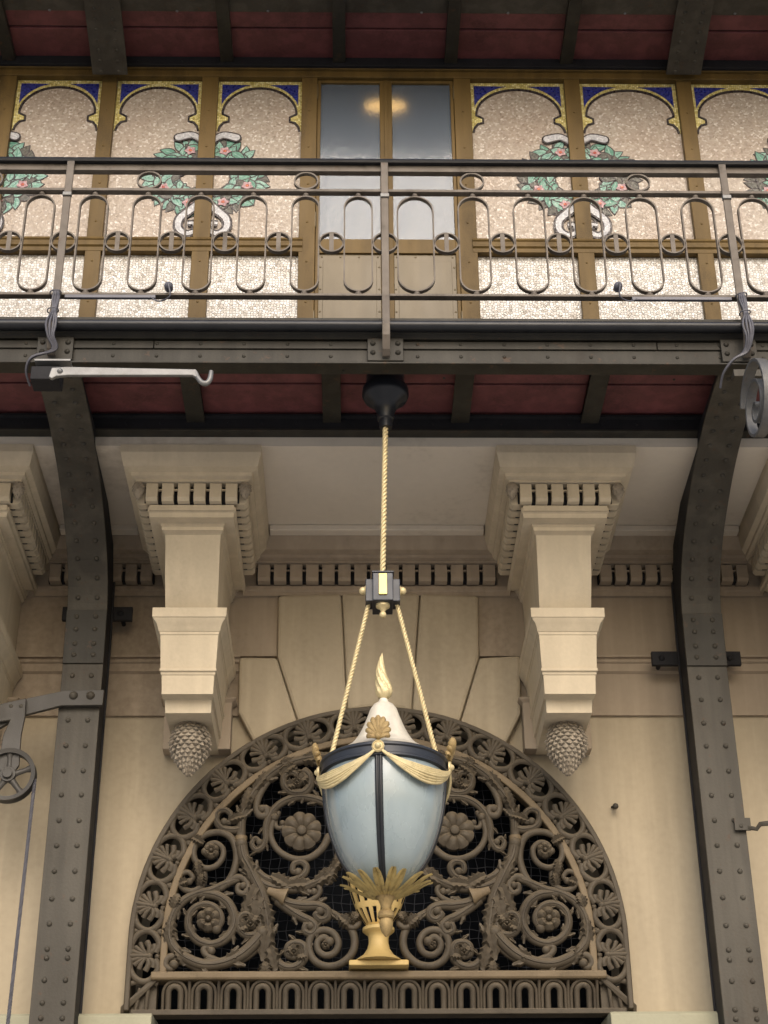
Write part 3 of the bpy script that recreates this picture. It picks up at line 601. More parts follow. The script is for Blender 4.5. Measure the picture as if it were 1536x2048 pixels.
# bottom rail and its cavetto frieze of hooped slots
xl, xr = AX-RM-.02, AX+RM+.02
ZF0, ZF1 = ZB-.005, ZT-.045
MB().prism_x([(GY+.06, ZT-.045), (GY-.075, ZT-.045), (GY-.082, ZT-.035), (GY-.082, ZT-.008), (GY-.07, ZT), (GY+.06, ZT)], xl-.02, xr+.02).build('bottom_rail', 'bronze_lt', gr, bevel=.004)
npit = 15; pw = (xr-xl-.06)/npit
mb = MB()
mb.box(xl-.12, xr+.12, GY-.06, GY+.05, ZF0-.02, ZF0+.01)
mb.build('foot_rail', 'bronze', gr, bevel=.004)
hs = (ZF1-ZF0)
for k in range(npit):
    xc = xl+.03+(k+.5)*pw; mb = MB()
    def hoop(hw_, zt_, r_, yy):
        pts = [(xc-hw_, ZF0)] + [(xc-hw_*cos(pi*i/10), zt_-hw_+hw_*sin(pi*i/10)) for i in range(11)] + [(xc+hw_, ZF0)]
        mb.tube([(x, yy-.045*((z-ZF0)/hs)**2, z) for x, z in [(xc-hw_, ZF0+(zt_-hw_-ZF0)*j/4) for j in range(4)]+pts[1:-1]+[(xc+hw_, ZF0+(zt_-hw_-ZF0)*j/4) for j in (3, 2, 1, 0)]], r_, 8, upv=(0, 1, 0))
    hoop(.034, ZF1-.028, .017, GY-.01); hoop(.064, ZF1-.002, .0095, GY-.005)
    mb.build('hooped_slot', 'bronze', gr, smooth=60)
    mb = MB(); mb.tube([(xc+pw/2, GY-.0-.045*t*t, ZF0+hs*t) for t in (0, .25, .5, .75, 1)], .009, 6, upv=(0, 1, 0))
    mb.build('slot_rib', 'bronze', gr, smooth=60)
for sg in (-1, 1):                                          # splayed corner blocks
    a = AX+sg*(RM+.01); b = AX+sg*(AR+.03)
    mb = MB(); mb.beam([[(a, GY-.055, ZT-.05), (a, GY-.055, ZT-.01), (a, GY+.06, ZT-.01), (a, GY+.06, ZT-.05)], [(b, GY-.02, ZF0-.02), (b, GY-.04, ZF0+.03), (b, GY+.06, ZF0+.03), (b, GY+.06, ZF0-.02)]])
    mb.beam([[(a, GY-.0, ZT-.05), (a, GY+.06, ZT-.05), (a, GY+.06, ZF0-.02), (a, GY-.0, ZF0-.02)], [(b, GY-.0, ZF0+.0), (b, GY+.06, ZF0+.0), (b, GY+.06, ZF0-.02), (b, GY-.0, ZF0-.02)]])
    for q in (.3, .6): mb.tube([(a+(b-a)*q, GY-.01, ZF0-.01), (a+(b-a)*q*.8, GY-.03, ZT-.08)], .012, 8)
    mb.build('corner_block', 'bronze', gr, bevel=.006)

# ================================================================ GOLD URN IN THE GRILLE
UY = GY-.03; ux = X(757, 1900, UY)
zu = lambda y: Z(y, UY)
pm = zu(1900)-zu(1901)                                     # metres per photo pixel here (vertical)
px_ = X(758, 1900, UY)-X(757, 1900, UY)
ur = thing('gold_urn', 'yellow gold urn with slotted bowl on the grille sill behind the lantern', 'urn', (ux, UY, zu(1943)))
MB().stack(ux, [(zu(1929), 57*px_, UY-.11), (zu(1932), 59*px_, UY-.115), (zu(1941), 59*px_, UY-.115)], UY+.06).build('plinth', 'urn', ur, bevel=.006)
pr = [(0, 1856), (27, 1857), (32, 1860), (32, 1866), (26, 1871), (22, 1874), (20, 1880), (20, 1890), (23, 1902), (31, 1914), (44, 1923), (52, 1929), (0, 1929)]
MB().lathe([(r*px_, zu(y)-zu(1943)) for r, y in pr], (ux, UY-.03, zu(1943)), 40).build('pedestal', 'urn', ur, smooth=40)
bowl = [(18, 1857), (27, 1849), (34, 1839), (40, 1830), (45, 1821), (49, 1810), (56, 1790), (60, 1775), (63, 1758), (65, 1740), (66, 1715)]
mb = MB(); nn = 17
for j in range(len(bowl)-1):
    r1, y1 = bowl[j]; r2, y2 = bowl[j+1]
    for k in range(nn):
        slot = (k % 2 == 1) and (1 <= j <= 3 or 5 <= j <= 9)
        if slot: continue
        for (ra, rb, fl) in ((r1, r2, 1), (r1-3.5, r2-3.5, 0)):
            a, b = -pi/2+pi*k/nn, -pi/2+pi*(k+1)/nn
            mb.add([(ux+r*px_*sin(t), UY-.0-r*px_*.75*cos(t), zu(y)) for r, y, t in ((ra, y1, a), (ra, y1, b), (rb, y2, b), (rb, y2, a))], [(0, 1, 2, 3)])
mb.build('slotted_bowl', 'urn', ur, smooth=50)
MB().lathe([(60*px_, 0), (70*px_, .004), (71*px_, .016), (60*px_, .02)], (ux, UY-.03, zu(1716)), 40).build('lip', 'urn', ur, smooth=50)

# ================================================================ IRON COLUMNS
def arcpath():
    return [(9.0, 0.0), (9.0, 2.0), (9.0, 3.2), (9.0, 5.2), (9.0, 5.75), (8.97, 6.05), (8.86, 6.24), (8.70, 6.37), (8.5, 6.475), (8.25, 6.57), (7.95, 6.64), (7.70, 6.665), (7.45, 6.675), (7.30, 6.675)]
def column(xc, side, label):
    t = thing('iron_column', label, 'column', (xc, 9.0, 0), 'riveted iron columns in front of the wall')
    hw = .118; ap = arcpath(); cp = [(9.0, 0.0), (9.0, 2.0), (9.0, 4.0), (9.0, 5.2)] + catmull(ap[4:], 5)
    def nrm(i):
        a = cp[max(i-1, 0)]; b = cp[min(i+1, len(cp)-1)]; dy, dz = b[0]-a[0], b[1]-a[1]; L = hypot(dy, dz); return (-dz/L, dy/L)
    mb = MB(); rings = []
    for i, (y, z) in enumerate(cp):
        n_ = nrm(i); th = .016
        k = (-n_[0], -n_[1]) if n_[0] > 0 else n_
        rings.append([(xc-hw, y, z), (xc+hw, y, z), (xc+hw, y-k[0]*th, z-k[1]*th), (xc-hw, y-k[0]*th, z-k[1]*th)])
    mb.beam(rings); mb.build('front_flange', 'iron_grey', t, bevel=.003)
    # web: deep plate that fills the bracket; and the rear flange
    rear = [(9.235, 0), (9.235, 5.2), (9.25, 5.9), (9.29, 6.3)]
    mb = MB()
    lo = [(y+.012, z) for y, z in cp if z <= 6.30]; 
    outline = [(9.235, 0), (9.012, 0)] + [(y+.012, z+.004) for y, z in cp[1:]] + [(7.30, 6.735), (8.1, 6.735), (8.16, 6.65), (8.75, 6.62), (9.08, 6.50), (9.22, 6.25), (9.235, 5.9)]
    for sx in (-1, 1): MB().prism_x(outline, xc+sx*.100-.008, xc+sx*.100+.008).build('web_plate', 'dark', t)
    MB().beam([[(xc-hw, y, z), (xc+hw, y, z), (xc+hw, y+.016, z), (xc-hw, y+.016, z)] for y, z in ((9.232, 0), (9.232, 5.9), (9.20, 6.31))]).build('rear_flange', 'dark', t, bevel=.003)
    # splice plate
    y0_, y1_ = (1222, 1325) if side < 0 else (1228, 1330)
    za, zb_ = Z(y1_, 8.98), Z(y0_, 8.98)
    def yat(z):
        for i in range(len(cp)-1):
            if cp[i][1] <= z <= cp[i+1][1]: q = (z-cp[i][1])/(cp[i+1][1]-cp[i][1]+1e-9); return cp[i][0]+(cp[i+1][0]-cp[i][0])*q
        return 9.0
    MB().beam([[(xc-hw-.001, yat(z)-.013, z), (xc+hw+.001, yat(z)-.013, z), (xc+hw+.001, yat(z)-.0005, z), (xc-hw-.001, yat(z)-.0005, z)] for z in [za+(zb_-za)*i/6 for i in range(7)]]).build('splice_plate', 'iron', t, bevel=.002)
    # rivets, following the curve
    S_ = [0]; 
    for i in range(1, len(cp)): S_.append(S_[-1]+hypot(cp[i][0]-cp[i-1][0], cp[i][1]-cp[i-1][1]))
    mb = MB(); s_ = 3.0
    special = [Z(y, 9.0) for y in (1440, 1491, 1541, 1589, 1640, 1690, 1741, 1796, 1846, 1896, 1914, 1958, 2003, 2034)] if side < 0 else [Z(y, 9.0) for y in (1400, 1447, 1493, 1543, 1592, 1642, 1692, 1744, 1797, 1853, 1902, 1922, 1965, 2022, 2041)]
    sp2 = [Z(y, 8.99) for y in (1236, 1260, 1288, 1310, 1350, 1393)] if side < 0 else [Z(y, 8.99) for y in (1242, 1265, 1293, 1315, 1354)]
    for z in special+sp2:
        dy = .013 if za < z < zb_ else 0
        for sx in (-1, 1): mb.dome((xc+sx*.056+random.uniform(-.001, .001), yat(z)-dy, z), .0155, (0, -1, 0), .95, 10)
    s_ = S_[-1]-.08
    while True:
        for i in range(len(cp)-1):
            if S_[i] <= s_ <= S_[i+1]: break
        q = (s_-S_[i])/(S_[i+1]-S_[i]); y = cp[i][0]+(cp[i+1][0]-cp[i][0])*q; z = cp[i][1]+(cp[i+1][1]-cp[i][1])*q
        if z < zb_+.03: break
        n_ = nrm(i); k = (-n_[0], -n_[1]) if n_[0] > 0 else n_
        for sx in (-1, 1): mb.dome((xc+sx*.056, y, z), .0155, (0, k[0], k[1]), .9, 10)
        s_ -= .118
    mb.build('rivets', 'iron_grey', t, smooth=60)
    return t
XC1, XC2 = -1.582, 2.083
column(XC1, -1, 'tall grey riveted iron column bending into a bracket, left one, carrying the pulley arm')
column(XC2, 1, 'right riveted iron column bending into a bracket, small latch on its edge')
for (a, b, y, lab) in ((125, 265, 1229, 'black iron clamp bar crossing behind the left iron column'), (1303, 1481, 1318, 'black iron clamp bar crossing behind the right iron column')):
    x0, x1 = X(a, y, 9.27), X(b, y, 9.27); z = Z(y, 9.27); mb = MB(); mb.box(x0, x1, 9.255, 9.285, z-.045, z+.045)
    for q in (x0+.06, x1-.07): mb.dome((q, 9.255, z), .022, (0, -1, 0), .9, 6)
    for q in (x0+.06, x1-.07): mb.tube([(q, 9.28, z), (q, YW, z)], .014, 8)
    solo(mb.build('clamp_bar', 'dark', bevel=.003), lab, 'clamp bar', 'clamp bars tying the columns to the wall')
# latch on the right column
lt = MB(); c = P(1484, 1650, 8.99); lt.box(c.x-.045, c.x+.045, 8.97, 8.985, c.z-.035, c.z+.035)
lt.tube([(c.x+.03, 8.975, c.z-.02), (c.x+.075, 8.97, c.z-.03), (c.x+.095, 8.96, c.z-.005), (c.x+.15, 8.955, c.z-.002)], [.013, .013, .014, .016], 8); lt.dome((c.x-.01, 8.97, c.z-.012), .012)
solo(lt.build('metal_latch', 'iron_grey', smooth=40), 'small dark metal latch sticking out from the right iron column', 'latch')

# ================================================================ PULLEY ON THE LEFT COLUMN
pl = thing('cable_pulley', 'dark iron pulley wheel hanging from a bent arm bolted to the left column', 'pulley', (X(30, 1550, 8.9), 8.9, Z(1550, 8.9)))
PY = 8.955
def W(a, b, D): p = P(a, b, D); return (p.x, p.z)
arm = [W(*q, PY) for q in ((208, 1379), (128, 1381), (55, 1396), (18, 1412), (-20, 1428), (-20, 1466), (20, 1444), (48, 1430), (122, 1411), (205, 1410))]
MB().poly(arm, PY, PY+.028).build('arm', 'pulley', pl, bevel=.003)
mb = MB()
for a in (147, 181): c = W(a, 1391, PY); MB().dome((c[0], PY, c[1]), .026, (0, -1, 0), .9, 10).build('bolt', 'iron_grey', pl, smooth=60)
for a in (22, 42): c = W(a, 1412, PY-.03); MB().dome((c[0], PY-.03, c[1]), .012).build('bolt', 'iron_grey', pl, smooth=60)
MB().poly([W(*q, PY-.03) for q in ((10, 1405), (52, 1396), (50, 1432), (42, 1470), (38, 1530), (22, 1552), (2, 1550), (-4, 1530), (6, 1470), (20, 1440), (-14, 1445), (-14, 1412))], PY-.03, PY-.008).build('hanger', 'pulley', pl, bevel=.004)
WD = 8.91; wc = W(16, 1549, WD); WR = X(71, 1549, WD)-wc[0]
mb = MB(); n = 48
secs = [(WR*.84, 0.0), (WR*.84, -.028), (WR*.90, -.030), (WR*1.0, -.034), (WR*1.0, -.022), (WR*.93, -.004), (WR*.93, .004), (WR*1.0, .022), (WR*1.0, .034), (WR*.84, .028)]
mb.add([(wc[0]+r*cos(2*pi*k/n), WD+.02+y, wc[1]+r*sin(2*pi*k/n)) for k in range(n) for r, y in secs], [(k*10+i, k*10+(i+1) % 10, ((k+1) % n)*10+(i+1) % 10, ((k+1) % n)*10+i) for k in range(n) for i in range(10)])
mb.build('wheel_rim', 'pulley', pl, smooth=35)
mb = MB()
for k in range(5):
    a = 2*pi*k/5+.35; u_ = (cos(a), sin(a)); mb.tube([(wc[0]+u_[0]*r, WD+.02, wc[1]+u_[1]*r) for r in (0, WR*.35, WR*.65, WR*.88)], [.030, .018, .016, .026], 8, .7)
mb.build('spokes', 'pulley', pl, smooth=50)
mb = MB(); n = 20
for R_, yy in ((.045, PY-.045), (.028, PY-.062)): mb.add([(wc[0]+X(22, 1540, WD)-X(16, 1540, WD)-.02+R_*cos(2*pi*k/n), yy+d_, wc[1]+.005+R_*sin(2*pi*k/n)) for d_ in (0, .03) for k in range(n)], [tuple(range(n)), tuple(range(2*n-1, n-1, -1))]+[(k, (k+1) % n, n+(k+1) % n, n+k) for k in range(n)])
mb.build('axle_hub', 'pulley', pl, bevel=.003)
mb = MB(); strand_rope(mb, (wc[0]+WR*.97, WD+.02, wc[1]-.02), (wc[0]+WR*.97-.02, WD+.02, 2.9), .010, .05, 3, 5)
solo(mb.build('hoist_cable', 'cable', smooth=60, loc=(wc[0]+WR*.97, WD+.02, 2.9)), 'twisted dark steel cable hanging straight down from the pulley wheel', 'cable')

# ================================================================ BALCONY (deck, fascia, red ceiling)
DE = 7.25
ba = thing('balcony_deck', 'riveted iron balcony with a dark gutter edge and red ceiling panels underneath', 'balcony', (.16, DE, 6.6))
zg1, zg0 = Z(644, DE-.04), Z(657, DE-.04)
gx = [XL, X(764, 650, DE)-.004, X(776, 650, DE)+.004, XR]
MB().box(XL, XR, DE+.03, 8.36, 6.86, 6.91).build('floor_plate', 'iron', ba)
for a, b in ((XL, X(763, 650, DE)), (X(777, 650, DE), XR)):
    mb = MB(); zc = (zg1+zg0)/2
    arc = [(DE-.03+.034*cos(t), zc+.030*sin(t)) for t in [pi*2*i/14 for i in range(14)]]
    mb.prism_x(arc, a, b); mb.build('gutter_roll', 'gutter', ba, smooth=50)
z1, z2 = Z(660, DE+.02), Z(682, DE+.03)
MB().prism_x([(DE-.01, z1+.02), (DE+.0, z1-.02), (DE+.02, z2+.03), (DE+.03, z2+.012), (DE+.06, z2+.012), (DE+.06, z1+.02)], XL, XR).build('gutter_face', 'iron', ba)
z3, z4 = Z(686, DE+.05), Z(701, DE+.05)
MB().box(XL, XR, DE+.055, DE+.07, z2-.03, z2+.0115).build('upper_angle', 'dark', ba)
for a, b in ((XL, X(305, 690, DE)), (X(306, 690, DE)+.001, X(1316, 690, DE)), (X(1317, 690, DE)+.001, XR)):
    MB().box(a, b, DE+.035, DE+.06, z4, z3).build('riveted_strip', 'iron', ba, bevel=.003)
z5 = Z(724, DE+.02)
MB().box(XL, XR, DE+.045, DE+.06, z5, z4-.002).build('lower_strip', 'iron', ba)
MB().box(XL, XR, DE+.015, PZ(768, 749, z5-.012).y, z5-.012, z5).build('bottom_flange', 'iron', ba, bevel=.003)
mb = MB()
for k in range(50):
    for x0 in (XL+k*.2295,):
        mb.dome((x0+.03, DE+.035, (z3+z4)/2+.004), .0105); mb.dome((x0+.03, DE+.045, (z5+z4)/2+.004), .0105); mb.dome((x0+.11, DE+.055, z2-.012), .009)
for x in (185, 700, 868, 1350): q = PZ(x, 754 if x > 600 else 745, z5-.012)
for px0, py0 in ((687, 742), (888, 756), (1348, 759)): q = PZ(px0, py0, z5-.0125); mb.dome((q.x, q.y, q.z), .008, (0, 0, -1), .8)
mb.build('fascia_rivets', 'iron', ba, smooth=60)
for px0 in (108, 771, 1480):                               # gusset plates behind the posts
    xg = X(px0, 703, DE); mb = MB(); hwp = .095
    mb.box(xg-hwp, xg+hwp, DE+.012, DE+.034, z5+.004, z3+.005)
    for sx in (-1, 1):
        for zz_ in (z5+.055, z3-.03): mb.dome((xg+sx*.066, DE+.012, zz_), .0155, (0, -1, 0), .85, 8)
    mb.build('gusset_plate', 'iron', ba, bevel=.003)
ZR = 6.83                                                  # red ceiling panels between joists
js = [-690, -420, -150, 120, 385, 663, 925, 1190, 1452, 1716, 1980]
jx = [PZ(p, 800, ZR-.06).x for p in js]
yr0, yr1 = PZ(768, 745, ZR).y-.25, PZ(768, 832, ZR).y
for i in range(len(jx)-1):
    a, b = max(XL, jx[i]+.045), min(XR, jx[i+1]-.045); mb = MB(); ym = PZ(768, 768, ZR).y
    mb.box(a, b, yr0, ym-.008, ZR, ZR+.02); mb.box(a, b, ym+.008, yr1+.12, ZR-.002, ZR+.018)
    mb.build('ceiling_panel', 'red', ba, bevel=.004)
    mb = MB(); mb.box(a, b, ym-.012, ym+.012, ZR+.012, ZR+.03).build('panel_joint', 'dark', ba)
for x in jx:
    if XL < x < XR:
        mb = MB(); mb.box(x-.052, x+.052, DE+.10, yr1+.02, ZR-.06, ZR-.046); mb.box(x-.008, x+.008, DE+.10, yr1+.02, ZR-.046, ZR+.02)
        mb.build('joist', 'iron', ba, bevel=.002)
yb = 8.10; zb1 = Z(858, yb); 
mb = MB(); mb.box(XL, XR, yb, yb+.015, zb1, ZR+.02); mb.box(XL, XR, yb-.03, yb+.01, ZR-.035, ZR-.02); mb.build('rear_girder_web', 'dark', ba)
MB().box(XL, XR, yb-.005, PZ(768, 889, zb1-.014).y, zb1-.014, zb1-.0005).build('rear_girder_flange', 'iron', ba, bevel=.003)
mb = MB()
for k in range(60):
    mb.dome((XL+k*.195, yb-.001, zb1+.035), .009)
mb.build('girder_rivets', 'dark', ba, smooth=60)

# ================================================================ RAILING
ra = thing('balcony_railing', 'taupe wrought iron balcony railing of tall ovals and small rings', 'railing', (.16, DE, Z(655, DE)))
Zr = lambda y: Z(y, DE, 768)
mb = MB(); zt, zt2 = Zr(323), Zr(333)
mb.prism_x([(DE-.035, zt2), (DE-.04, zt2+.012), (DE-.03, zt-.006), (DE-.01, zt), (DE+.01, zt), (DE+.03, zt-.006), (DE+.04, zt2+.012), (DE+.035, zt2)], XL, XR); mb.build('handrail', 'gutter', ra, smooth=30)
MB().box(XL, XR, DE-.008, DE+.008+.012, Zr(345), zt2-.001).build('handrail_web', 'rail', ra)
MB().box(XL, XR, DE-.018, DE+.022, Zr(345)-.008, Zr(345)-.0005).build('upper_rail', 'rail', ra, bevel=.0015)
zmid1, zmid0 = Zr(383), Zr(388); zl1, zl0 = Zr(592), Zr(596)
MB().box(XL, XR, DE-.020, DE+.020, zmid0, zmid1).build('middle_rail', 'rail', ra, bevel=.002)
MB().box(XL, XR, DE-.020, DE+.022, zl0, zl1+.002).build('lower_rail', 'rail', ra, bevel=.002)
rings_px = [-90, 18, 127, 235, 343, 450, 557, 663, 770, 893, 1005, 1118, 1232, 1345, 1460, 1573]
rx = [X(p, 487, DE) for p in rings_px]
zrc = Zr(487); zo1, zo0 = Zr(396), Zr(584)
for i, x in enumerate(rx):
    R = .066; mb = MB(); mb.flat([(x+R*cos(2*pi*k/32), zrc+R*.97*sin(2*pi*k/32)) for k in range(32)], .008, (DE-.014, DE+.014), True); ro_ = mb.build('ring', 'rail', ra, smooth=30)
    MB().box(x-.012, x+.012, DE-.013, DE-.004, zrc-R*.94, zrc+R*.94).build('ring_bar', 'rail', ro_)
ox = [(rx[i]+rx[i+1])/2 for i in range(len(rx)-1)]
ow = .0635
for i, x in enumerate(ox):
    dx = (rx[i+1]-rx[i])/2 - .066 - .004; h = dx; n = 12
    top = [(x-h*cos(pi*k/n), zo1-h*1.0+h*1.0*sin(pi*k/n)) for k in range(n+1)]; bot = [(x+h*cos(pi*k/n), zo0+h-h*sin(pi*k/n)) for k in range(n+1)]
    side_r = [(x+h, zo1-h+(zo0-zo1+2*h)*k/6) for k in range(1, 6)]; side_l = [(x-h, zo0+h+(zo1-zo0-2*h)*k/6) for k in range(1, 6)]
    mb = MB(); mb.flat(top+side_r+bot+side_l, .008, (DE-.014, DE+.014), True); o = mb.build('oval', 'rail', ra, smooth=30)
    mb = MB(); mb.ball((x, DE, (zo1+zmid0)/2), .017, 12, 8); mb.ball((x, DE, (zo0+zl1)/2-.002), .019, 12, 8); mb.build('ball_joint', 'rail', o, smooth=60)
    if (i-1) % 3 == 2 or i == 0:                            # small rings above every third oval
        zc = (Zr(346)+zmid1)/2; R = (Zr(346)-zmid1)/2-.009; mb = MB()
        mb.flat([(x+R*1.12*cos(2*pi*k/32), zc+R*sin(2*pi*k/32)) for k in range(32)], .009, (DE-.012, DE+.012), True); r2 = mb.build('small_ring', 'rail', ra, smooth=30)
        mb = MB(); mb.ball((x, DE, zc+R+.004), .012, 10, 8); mb.ball((x, DE, zc-R-.004), .012, 10, 8); mb.build('ball_joint', 'rail', r2, smooth=60)
for pxl in (127, 770, 1462):
    x = X(pxl, 487, DE); mb = MB(); yy0, yy1 = DE-.042, DE-.02; hw = .0205
    pts = [(DE-.030, zt2-.002), (DE-.030, Zr(395)), (DE-.034, Zr(396)), (DE-.034, Zr(600)), (DE-.060, Zr(640)), (DE-.075, Zr(665)), (DE-.066, Zr(685)), (DE-.03, Zr(706)), (DE-.0, Zr(712)-.005)]
    rg = []
    for i, (y, z) in enumerate(pts):
        rg.append([(x-hw, y-.008, z), (x+hw, y-.008, z), (x+hw, y+.008, z), (x-hw, y+.008, z)])
    mb.beam(rg); mb.build('post', 'rail', ra, bevel=.003)
    MB().box(x-hw-.004, x+hw+.004, DE-.052, DE-.026, Zr(405), Zr(398)).build('post_collar', 'greymetal', ra, bevel=.003)
# things tied to the railing
def cable_bundle(x, side, label):
    mb = MB()
    for k, (o1, o2) in enumerate(((-.012, 0), (.0, .006), (.012, .0), (.02, .008))):
        pts = [(x+o1*.6, DE-.055, Zr(596)), (x+o1, DE-.06, Zr(612)), (x+o1*.5+.004, DE-.078, Zr(640)), (x+o1*1.6-.005, DE-.098, Zr(668)), (x+o1*.9, DE-.085, Zr(692)), (x-side*.02+o1*.6, DE-.05, Zr(712)),
               (x+(-.09 if side < 0 else -.08), DE-.03-o2, Zr(724)), (x+(-.125 if side < 0 else -.13), DE+.02-o2, Zr(741)), (x+(-.11 if side < 0 else -.14), DE+.08, Zr(757))]
        mb.tube(catmull(pts, 5), .0065, 6)
    for y in (602, 641): mb.tube([(x+.03*cos(2*pi*k/14), DE-.06+.028*sin(2*pi*k/14)-(.018 if y > 620 else 0), Zr(y)+.004*cos(2*pi*k/14)) for k in range(14)], .0035, 5, closed=True)
    return solo(mb.build('cable_bundle', 'cable', smooth=60, loc=(x, DE, Zr(700))), label, 'cables', 'cable bundles strapped to the railing posts')
cable_bundle(X(127, 487, DE), -1, 'bundle of grey cables strapped to the left railing post above the hook bar')
cable_bundle(X(1462, 487, DE), 1, 'bundle of dark cables strapped to the right railing post above the iron scroll')
for (pxs, sgn, x_end, lab) in ((338, -1, 130, 'small round grey sensor on a curled cord, left part of the railing'), (1235, 1, 1462, 'small round grey sensor on a curled cord, right part of the railing')):
    c = P(pxs, 578, DE-.02); t = thing('sensor', lab, 'sensor', (c.x, DE-.02, c.z), 'sensors wired to the lower railing bar'); mb = MB(); n = 20
    for yy, R_ in ((DE-.05, .0235),): mb.add([(c.x+R_*q*cos(2*pi*k/n), yy+d_, c.z+R_*q*sin(2*pi*k/n)) for d_, q in ((-.02, .3), (-.012, .8), (0, 1), (.03, 1)) for k in range(n)], [(j*n+k, j*n+(k+1) % n, (j+1)*n+(k+1) % n, (j+1)*n+k) for j in range(3) for k in range(n)]+[tuple(range(n)), tuple(range(3*n, 4*n))])
    mb.build('sensor_head', 'plastic', t, smooth=40)
    e = P(pxs-sgn*(-1)*0+sgn*(-14 if sgn < 0 else 14)*1, 604, DE-.02)
    e = P(pxs+(-20 if sgn < 0 else 22), 602, DE-.02)
    mid = P(pxs+(2 if sgn < 0 else 4), 597, DE-.05)
    mb = MB(); mb.tube(catmull([(c.x, DE-.075, c.z-.002), (c.x+.004, DE-.085, c.z-.02), (mid.x, DE-.07, mid.z), (e.x, DE-.03, e.z-.008), (e.x+sgn*.05, DE-.02, zl0-.012)], 6), .0045, 6); mb.build('cord', 'plastic', t, smooth=60)
    xe = X(x_end, 600, DE); a, b = sorted((e.x+sgn*.02, xe)); MB().box(a, b, DE-.024, DE-.004, zl0-.022, zl0-.001).build('cable_duct', 'plastic', t, bevel=.003)
# hook bar
hy = 7.13; hb = thing('hook_bar', 'pale grey iron bar ending in an upturned hook, below the balcony edge at left', 'hook bar', (X(110, 745, hy), hy, Z(745, hy)))
pts = [W(*q, hy) for q in ((97, 753), (103, 735), (133, 733), (392, 738), (397, 748), (399, 757), (390, 753), (384, 750), (136, 750), (112, 752), (103, 757))]
MB().poly(pts, hy, hy+.022).build('bar', 'greymetal', hb, bevel=.004)
q = [W(a, b, hy) for a, b in ((391, 743), (396, 754), (404, 763), (413, 764), (419, 757), (421, 749), (422, 742))]
mb = MB(); mb.tube(catmull([(x, hy+.011, z) for x, z in q], 4), [.012+.003*sin(pi*i/24) for i in range(25)], 8, upv=(0, 1, 0)); mb.ball((q[-1][0], hy+.011, q[-1][1]), .0125); mb.build('hook', 'greymetal', hb, smooth=60)
mb = MB(); c = W(120, 742, hy); mb.dome((c[0], hy, c[1]), .016, (0, -1, 0), .9, 8); c2 = W(80, 728, DE); mb.box(c2[0]-.02, W(144, 728, DE)[0], DE-.05, DE+.03, c2[1]-.012, c2[1]-.002)
mb.build('bolt', 'greymetal', hb, smooth=50)
# bracket box behind the bar
c = P(80, 745, 7.22); d = P(150, 760, 7.22)
solo(MB().box(P(62, 745, 7.22).x, P(120, 745, 7.22).x, 7.21, 7.33, Z(762, 7.22), Z(733, 7.22)-.01).build('bracket_block', 'dark', bevel=.004), 'dark square iron block behind the left end of the hook bar', 'bracket')

# iron scroll at right edge: flat bar curled in a plane nearly edge-on to the viewer
sc_ = thing('iron_scroll', 'grey flat iron bar curled into a spiral, cut by the right edge below the balcony', 'scroll bracket', (X(1512, 790, 6.95), 6.95, Z(790, 6.95)))
ct = P(1516, 800, 6.95); phi = radians(93); ax_ = Vector((cos(phi), sin(phi), 0)); wd = Vector((sin(phi), -cos(phi), 0))
mb = MB(); rg = []; NT = 110; TH_ = .017
for i in range(NT+1):
    t = i/NT; a = radians(20) + t*radians(830); R = .205*(1-t)**.85+.014
    cen = ct + ax_*(R*cos(a)) + Vector((0, 0, R*1.05*sin(a)-.05*t))
    dr = ax_*cos(a)+Vector((0, 0, sin(a))); hw_ = .028-.008*t
    rg.append([cen+dr*TH_/2+wd*hw_, cen-dr*TH_/2+wd*hw_, cen-dr*TH_/2-wd*hw_, cen+dr*TH_/2-wd*hw_])
mb.beam(rg); mb.build('spiral_bar', 'scrollmetal', sc_, bevel=.002, smooth=30)
MB().box(X(1466, 742, 7.22), X(1536, 742, 7.22)+.5, 7.21, 7.27, Z(752, 7.22), Z(738, 7.22)).build('mounting_bar', 'iron_grey', sc_, bevel=.003)

# ================================================================ UPPER WALL: FRAMEWORK, MOSAICS, DOOR
YM = 8.30
zM = lambda y: Z(y, YM, 768)
xM = lambda p: X(p, 165, YM)
zTop, zMidT, zMidB, zFl = zM(166), zM(485), zM(513), 6.92
fr = thing('panel_framework', 'ochre painted iron framework holding the mosaic panels on the upper storey', 'frame', (.16, YM, zFl))
panels = [(-160, 4), (35, 208), (235, 407), (437, 606), (938, 1127), (1155, 1350), (1377, 1572)]
muls = [(4, 35), (208, 235), (407, 437), (606, 634), (907, 938), (1127, 1155), (1350, 1377)]
for a, b in muls:
    x0, x1 = xM(a)-.004, xM(b)+.004; mb = MB(); mb.box(x0, x1, YM-.045, YM+.05, zFl, zTop+.05)
    xm = (x0+x1)/2
    for k in range(9): mb.dome((xm, YM-.045, zFl+.2+k*.31), .008, (0, -1, 0), .6)
    mb.build('mullion', 'ochre', fr, bevel=.004)
MB().box(XL, xM(-160), YM-.045, YM+.05, zFl, zTop+.05).build('mullion', 'ochre', fr)
MB().box(xM(1572), XR, YM-.045, YM+.05, zFl, zTop+.05).build('mullion', 'ochre', fr)
mb = MB(); mb.box(XL, XR, YM-.052, YM+.06, zTop, zM(152)); mb.box(XL, XR, YM-.075, YM-.03, zM(152)-.012, zM(152)+.02)
mb.build('head_rail', 'ochre', fr, bevel=.004)
mr = [(YM+.05, zMidB), (YM-.047, zMidB), (YM-.047, zMidB+.03), (YM-.058, zMidB+.04), (YM-.058, zMidB+.058), (YM-.050, zMidB+.064), (YM-.050, zMidT-.03), (YM-.058, zMidT-.022), (YM-.052, zMidT-.004), (YM+.05, zMidT)]
